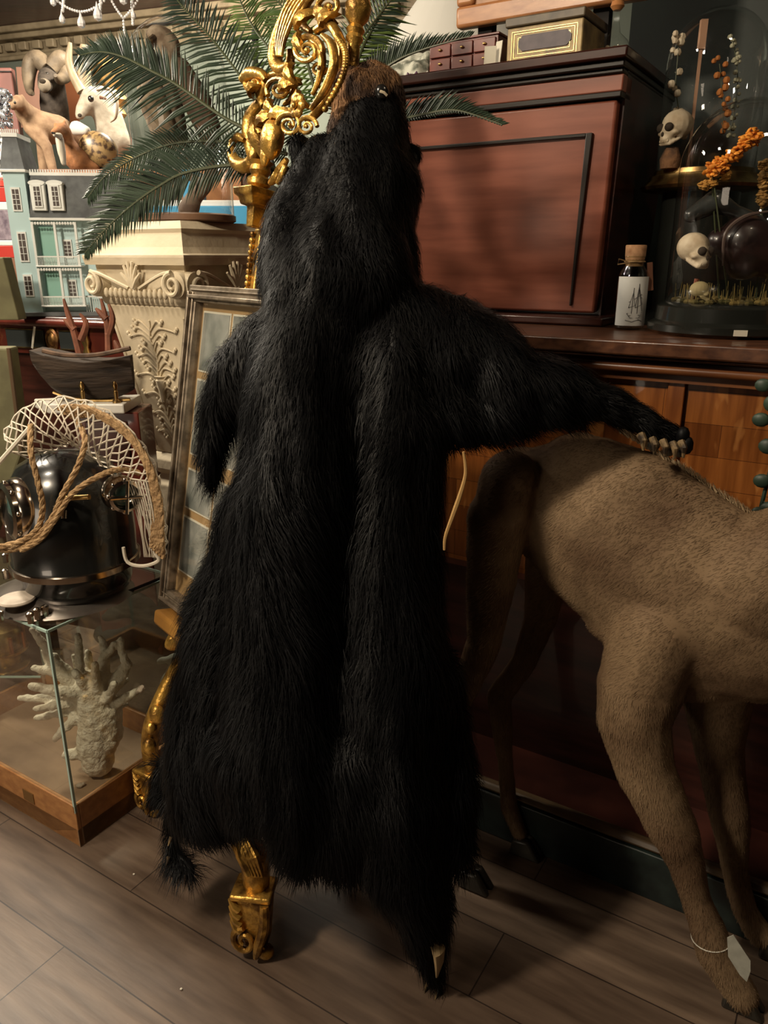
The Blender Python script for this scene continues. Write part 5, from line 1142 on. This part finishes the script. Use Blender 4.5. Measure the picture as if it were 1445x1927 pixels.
for (zf0, zf1) in ((dz(500), dz(418)), (dz(575), dz(505))):
    slab(xT, xR+.004, -.008, .04, zf0-.004, .005)
    for xx in (xT+.004, dx(106), xR-.002): MB(dF).bb(xx-.0035, xx+.0035, -.006, .001, zf0, zf1).build('porch_post', WT, dh)
    rl_ = MB(dF).bb(xT, xR, -.005, -.002, zf0+.026, zf0+.030)
    for k in range(30): xx = xT+.003+k*(xR-xT-.006)/29; rl_.bb(xx-.0007, xx+.0007, -.0045, -.0025, zf0, zf0+.027)
    rl_.build('railing', WT, dh)
    sc_ = MB(dF)
    for k in range(16): sc_.ball((xT+.006+k*(xR-xT-.012)/15, -.004, zf1-.004), (.004, .002, .005), 6)
    sc_.build('fretwork', WT, dh)
    win(dx(120), zf0+.028, zf0+.075, .020, .035); MB(dF).bb(xT+.012, dx(98), .030, .036, zf0, zf1-.012).build('door_panel', mat('aqua_green', (.22, .42, .36), .6), dh)
for px in (175, 212):
    for (a, b) in ((560, 520), (480, 435)): win(dx(px), dz(a), dz(b), .022, .035)
rl_ = MB(dF).bb(xR, xS, .012, .015, dz(560), dz(557))
for k in range(24): xx = xR+k*(xS-xR)/23; rl_.bb(xx-.0008, xx+.0008, .012, .014, zb0+.012, dz(560))
rl_.build('railing', WT, dh)
# red toy building at the far left
q = P(8, 470, 2.78)
rd = thing('toy_building', 'small toy building with red and white bands, left of the dollhouse', 'toy', (q.x, q.y, P(8, 484, 2.5).z))
TR = mat('toy_red', (.45, .03, .02), .4)
for (a, b, m_, nm) in ((485, 462, TR, 'red_band'), (462, 452, WT, 'white_band'), (452, 395, mat('toy_grey', (.30, .24, .28), .5, 0, (.1, .07, .1), 40), 'middle'), (395, 380, WT, 'white_band'), (380, 352, TR, 'roof')):
    MB().bb(P(-50, 400, 2.78).x, P(26, 400, 2.78).x, 2.78, 2.88, P(8, a, 2.78).z, P(8, b, 2.78).z).build(nm, m_, rd, bevel=.002)

# ================================================================ FAR ROOM: animals, gilt column, panels
FARB = mat('display_riser', (.14, .06, .03), .6)
rs = thing('display_cabinet', 'brown wooden display cabinet carrying the mounted animals behind the dollhouse', 'cabinet', P(150, 320, 3.6).xy.to_3d())
za = P(120, 318, 3.28).z
MB().bb(P(-30, 320, 3.28).x, P(470, 320, 3.28).x, 3.28, 4.4, .001, za).build('body', FARB, rs, bevel=.004)
MB().bb(P(130, 320, 3.5).x, P(350, 320, 3.5).x, 3.27, 3.28, za-.30, za-.01).build('orange_panel', mat('orange_panel', (.38, .13, .04), .5), rs)
MB().bb(P(400, 320, 3.5).x, P(470, 320, 3.5).x, 3.265, 3.28, za-.16, za-.01).build('orange_panel', mat('tan_leather', (.36, .15, .05), .6, 0, (.22, .09, .03), 20), rs)
bx = P(330, 402, 3.0); BL = mat('sky_blue', (.03, .28, .52), .5)
b0_ = thing('blue_cabinet', 'sky-blue painted cabinet with white stripe behind the pedestal dome', 'cabinet', (bx.x, 3.05, 0))
MB().bb(P(205, 402, 3.0).x, P(475, 402, 3.0).x, 3.0, 3.3, .001, P(300, 388, 3.0).z).build('body', BL, b0_, bevel=.003)
MB().bb(P(215, 402, 3.0).x, P(475, 402, 3.0).x, 3.02, 3.28, P(300, 388, 3.0).z, P(300, 376, 3.0).z).build('top', WHITE, b0_, bevel=.003)
MB().bb(P(345, 402, 3.0).x, P(368, 402, 3.0).x, 3.02, 3.2, P(300, 376, 3.0).z, P(300, 318, 3.0).z).build('blue_panel', BL, b0_)
mp_ = thing('wooden_screen', 'dusty pink wooden screen panel with dark line, at far left behind the ram', 'screen', P(15, 250, 4.4).xy.to_3d())
MB().bb(P(-60, 250, 4.4).x, P(37, 250, 4.4).x, 4.4, 4.45, .001, P(0, 127, 4.4).z).build('panel', mat('pink_wood', (.30, .13, .11), .5, 0, (.24, .10, .085), 4), mp_, bevel=.006)
MB().bb(P(-60, 250, 4.4).x, P(37, 250, 4.4).x, 4.39, 4.4, P(0, 136, 4.4).z, P(0, 134, 4.4).z).build('line', BLACKM, mp_)
# ram
def eyes(parent, pts, r): 
    for p in pts: MB().ball(p, r, 8).build('eye', BLACKE, parent)
Yr = 4.25
rmb = thing('ram_head', 'brown bighorn ram head with thick curled horns, on an orange-brown shield', 'mounted head', P(95, 250, Yr))
MB().hexa([P(40, 240, Yr+.1), P(150, 240, Yr+.1), P(150, 240, Yr+.14), P(40, 240, Yr+.14)], [P(30, 126, Yr+.1), P(150, 126, Yr+.1), P(150, 126, Yr+.14), P(30, 126, Yr+.14)]).build('shield', mat('orange_shield', (.17, .06, .025), .45), rmb, smooth=False)
mb = MB(); cpx(mb, [(108, 245, 24, Yr), (102, 200, 26, Yr-.05), (98, 150, 22, Yr-.05)]); cpx(mb, [(96, 140, 20, Yr-.06), (88, 150, 17, Yr-.14), (84, 162, 13, Yr-.22)]); organic('head', mb, mat('ram_hair', (.06, .046, .035), .85, 0, (.03, .022, .016), 40, bump=.5), rmb, .012, 4)
mb = MB(); cpx(mb, [(84, 160, 12, Yr-.24), (82, 164, 10, Yr-.26)]); organic('snout', mb, mat('ram_snout', (.20, .165, .12), .8), rmb, .01, 2)
MB().ball(P(80, 153, Yr-.32), (.016, .008, .010), 8).build('nostril', SOCKET, rmb)
HORN = mat('ram_horn', (.19, .145, .095), .6, 0, (.10, .075, .05), 20, bump=.6)
MB().tube(pathpx([(90, 130, Yr-.1), (72, 112, Yr-.08), (58, 120, Yr-.08), (54, 145, Yr-.1), (56, 170, Yr-.14), (62, 176, Yr-.2)], 0, 5), [.036, .042, .038, .030, .020, .008], 12).build('horn', HORN, rmb)
MB().tube(pathpx([(96, 130, Yr-.1), (112, 112, Yr-.08), (122, 118, Yr-.06), (124, 140, Yr-.08), (112, 150, Yr-.16), (104, 142, Yr-.22)], 0, 5), [.036, .042, .036, .032, .022, .008], 12).build('horn', HORN, rmb)
eyes(rmb, [P(88, 140, Yr-.17)], .010)
# goat
Yg = 3.95
gt = thing('goat_head', 'white long-horned goat head facing left, beside the ram', 'mounted head', P(200, 260, Yg))
mb = MB(); cpx(mb, [(215, 265, 30, Yg), (205, 225, 27, Yg), (190, 190, 26, Yg), (172, 182, 18, Yg-.04), (155, 205, 12, Yg-.08), (150, 217, 9, Yg-.1)]); cpx(mb, [(190, 185, 22, Yg), (160, 210, 9, Yg-.06)]); organic('head', mb, mat('goat_white', (.36, .325, .26), .85, 0, (.25, .215, .165), 30, bump=.3), gt, .010, 3)
GH = mat('goat_horn', (.36, .28, .18), .5, 0, (.24, .18, .11), 20)
MB().tube(pathpx([(155, 172), (140, 145), (130, 115), (132, 80)], Yg-.02), [.026, .022, .018, .008], 10).build('horn', GH, gt)
MB().tube(pathpx([(160, 170), (158, 145), (158, 115), (160, 85)], Yg+.0), [.034, .032, .030, .02], 10).build('horn', GH, gt)
MB().tube(pathpx([(182, 170), (205, 168), (220, 190), (218, 220), (208, 230)], Yg-.1), [.008, .014, .013, .010, .004], 10, flat=.5).build('ear', mat('goat_ear', (.30, .25, .19), .8), gt)
eyes(gt, [P(171, 186, Yg-.15)], .014); MB().ball(P(150, 217, Yg-.16), (.010, .006, .008), 8).build('nostril', SOCKET, gt)
MB().tube(pathpx([(188, 183), (200, 186)], Yg-.13), [.008, .004], 6).build('brown_patch', mat('goat_brown', (.14, .06, .03), .8), gt)
# cougar
Yk = 3.8
ck = thing('stuffed_cougar', 'tan stuffed cougar looking left, below the ram head', 'stuffed animal', P(80, 310, Yk))
mb = MB(); cpx(mb, [(35, 192, 13, Yk-.1), (24, 198, 9, Yk-.14)]); cpx(mb, [(36, 195, 14, Yk-.08), (50, 215, 20, Yk-.02), (75, 238, 28, Yk), (110, 245, 26, Yk+.05), (140, 260, 20, Yk+.1)]); cpx(mb, [(60, 240, 16, Yk-.04), (88, 275, 10, Yk-.06), (104, 338, 8, Yk-.08)]); cpx(mb, [(85, 250, 18, Yk), (80, 290, 10, Yk), (84, 340, 8, Yk)]); cpx(mb, [(28, 183, 4, Yk-.08), (30, 188, 6, Yk-.08)]); cpx(mb, [(42, 180, 4, Yk-.06), (40, 188, 6, Yk-.08)])
organic('body', mb, mat('cougar_tan', (.26, .17, .10), .85, 0, (.17, .10, .055), 30, bump=.3), ck, .009, 3)
eyes(ck, [P(28, 193, Yk-.2)], .006)
# fox
Yf = 3.35
fx = thing('stuffed_fox', 'red fox seated with closed eyes and white chest, in front of the cougar', 'stuffed animal', P(140, 318, Yf))
FOX = mat('fox_red', (.28, .115, .04), .9, 0, (.17, .07, .025), 40, bump=.4)
mb = MB(); cpx(mb, [(117, 246, 14, Yf-.04), (102, 250, 7, Yf-.1)]); cpx(mb, [(120, 248, 14, Yf-.03), (125, 270, 16, Yf), (140, 295, 22, Yf), (150, 305, 22, Yf)]); cpx(mb, [(104, 232, 3, Yf-.03), (108, 240, 7, Yf-.04)]); cpx(mb, [(122, 228, 3, Yf-.02), (120, 238, 7, Yf-.03)]); cpx(mb, [(150, 305, 16, Yf), (180, 316, 8, Yf)])
organic('body', mb, FOX, fx, .007, 3)
mb = MB(); cpx(mb, [(112, 262, 8, Yf-.10), (116, 285, 8, Yf-.10), (120, 308, 5, Yf-.10)]); organic('chest', mb, mat('fox_cream', (.33, .29, .23), .9), fx, .006, 3); mb = MB(); cpx(mb, [(103, 254, 4, Yf-.14), (112, 256, 6, Yf-.12)]); organic('jaw', mb, mat('fox_cream', (.33, .29, .23), .9), fx, .005, 2)
MB().tube([P(97, 250, Yf-.16), P(104, 251, Yf-.16)], .004, 6).build('nose', BLACKE, fx)
# pale cat-like animal and spotted shell
mb = MB(); cpx(mb, [(145, 242, 14, 3.55), (162, 246, 9, 3.52)]); tag(organic('grey_fur_head', mb, mat('grey_white_fur', (.42, .40, .36), .9), None, .008, 2), 'grey and white furry head behind the fox, under the goat', 'stuffed animal')
o = MB(); qt = P(185, 285, 3.4); o.ball((qt.x, qt.y, qt.z), (.080, .06, .075), 20, tilt=R(25)); single(o, 'tortoiseshell', mat('spotted_shell', (.26, .17, .07), .4, 0, (.05, .025, .012), 55, contrast=(.42, .55)), 'domed spotted yellow-brown shell to the right of the fox', 'shell')
# gilt column
q = P(226, 330, 4.1)
single(MB().lathe([(.07, 0), (.07, .05), (.045, .07), (.05, .20), (.04, .22), (.06, .24), (.045, .27), (.075, .30), (.05, .34), (.08, .38), (.085, .44), (.06, .47), (.09, .50)], (q.x, q.y, P(226, 318, 4.1).z), 24), 'gilt_column', mat('pale_gilt', (.70, .50, .22), .4, .6, (.4, .26, .1), 30), 'turned pale gilt column just right of the goat head', 'column')
# black and white birds
def magpie(lab, px, py, Y, s):
    t = thing('stuffed_magpie', lab, 'stuffed bird', P(px, py+40, Y))
    mb = MB(); cpx(mb, [(px, py, 9*s, Y), (px-2, py+14*s, 12*s, Y)]); organic('belly', mb, mat('white_down', (.55, .53, .46), .9), t, .006, 2)
    mb = MB(); cpx(mb, [(px+2, py-24*s, 4*s, Y), (px+3, py-10*s, 9*s, Y-.02), (px+1, py+2*s, 7*s, Y-.01)]); organic('head', mb, mat('black_down', (.010, .010, .015), .6), t, .006, 2)
    MB().tube([P(px, py+20*s, Y), P(px+3, py+70*s, Y), P(px+2, py+110*s, Y), Vector((P(px, py, Y).x, Y, .01))], [.012, .010, .006, .006], 7).lathe([(.10, .001), (.10, .012), (.02, .02)], (P(px, py, Y).x, Y, 0), 20).build('perch', RACHIS, t)
magpie('small black-headed white-bellied bird high between palm fronds, left of the easel crest', 478, 74, 2.78, 1.0)
mb = MB(); cpx(mb, [(186, 155, 7, 4.1), (200, 138, 12, 4.1), (218, 118, 10, 4.1), (236, 104, 5, 4.1)]); tag(organic('black_wing', mb, mat('black_down2', (.015, .015, .018), .7, 0, (.12, .12, .11), 20, contrast=(.1, .45)), None, .008, 2), 'black and white spread bird wing against the wall behind the goat horns', 'stuffed bird')
# silver bauble cluster at the left edge
sb = MB(); random.seed(12)
for k in range(40): sb.ball(P(random.uniform(-12, 20), random.uniform(172, 240), 3.3+random.uniform(-.03, .03)), random.uniform(.008, .018), 8)
single(sb, 'crystal_lamp', mat('silver_crystal', (.7, .72, .75), .15, .8, (.2, .2, .22), 50), 'silvery crystal-hung lamp at the left frame edge beside the cougar', 'lamp')
mb = MB(); cpx(mb, [(-12, 255, 10, 3.2), (6, 262, 9, 3.2), (10, 285, 8, 3.2), (2, 310, 8, 3.2), (8, 330, 10, 3.2)]); tag(organic('striped_figure', mb, mat('black_white_glaze', (.6, .58, .55), .3, 0, (.02, .02, .02), 22, contrast=(.48, .52)), None, .008, 2), 'black and white curled figure at the left frame edge, beside the dollhouse tower', 'ornament')
single(MB().lathe([(.05, -.02), (.06, .0), (.05, .02)], P(2, 352, 3.2), 20), 'red_dish', TR, 'small red dish beneath the black and white figure', 'dish')
# ================================================================ CHANDELIER
Yh = 2.3
chn = thing('chandelier', 'crystal chandelier swags and teardrops hanging in at the top left', 'chandelier', P(180, -60, Yh))
cc = P(180, -10, Yh); CRY = mat('crystal', (.9, .9, .92), .06, 0, spec=1, coat=1); 
gl_ = glass('crystal_glass', (.75, .78, .82), .02, 1, 2.0)
MB().tube([cc+Vector((.135*math.cos(a), .135*math.sin(a), .06)) for a in np.linspace(0, 6.283, 32)], .006, 8).build('hoop', BRASS, chn)
MB().tube([cc+Vector((0, 0, .06)), Vector((cc.x, cc.y, ZCEIL))], .006, 8).bb(cc.x-.135, cc.x+.135, cc.y-.004, cc.y+.004, cc.z+.056, cc.z+.064).build('stem', BRASS, chn)
for (a, b, sag) in (((95, -10), (150, 22), 6), ((150, 22), (205, -8), 8), ((205, -8), (232, 34), 3), ((232, 34), (262, -5), 4), ((120, -5), (118, 20), 0), ((248, -5), (250, 45), 0), ((190, -8), (188, 25), 0), ((232, 34), (236, 82), 2)):
    m_ = MB(); n = max(6, int(math.dist(a, b)/5))
    for k in range(n+1):
        t = k/n; q = P(a[0]+(b[0]-a[0])*t, a[1]+(b[1]-a[1])*t+sag*4*t*(1-t), Yh); m_.ball(q, .0036 if sag else .0045, 8)
    m_.build('bead_strand', CRY, chn)
for (px, py, r) in ((117, 38, 6), (153, 45, 8), (184, 30, 9), (251, 30, 5), (100, 5, 6), (232, 0, 8)):
    q = P(px, py, Yh-.02); s = r*depth(q)/F
    MB().lathe([(.0008, s*2.6), (s*.35, s*1.5), (s*.85, s*.6), (s, 0), (s*.8, -s*.6), (.0008, -s)], q, 8).build('crystal_drop', CRY, chn, smooth=False)
# crumbs on the floor
for k, (px, py) in enumerate(((252, 1645), (341, 1861))):
    q = PZ(px, py, .002); single(MB().ball(q, (.003, .0025, .002), 6), 'crumb', PAPER, ('tiny white crumb on the floor nearer the glass case', 'tiny white crumb on the floor lower, left of the gilt foot')[k], 'crumb')
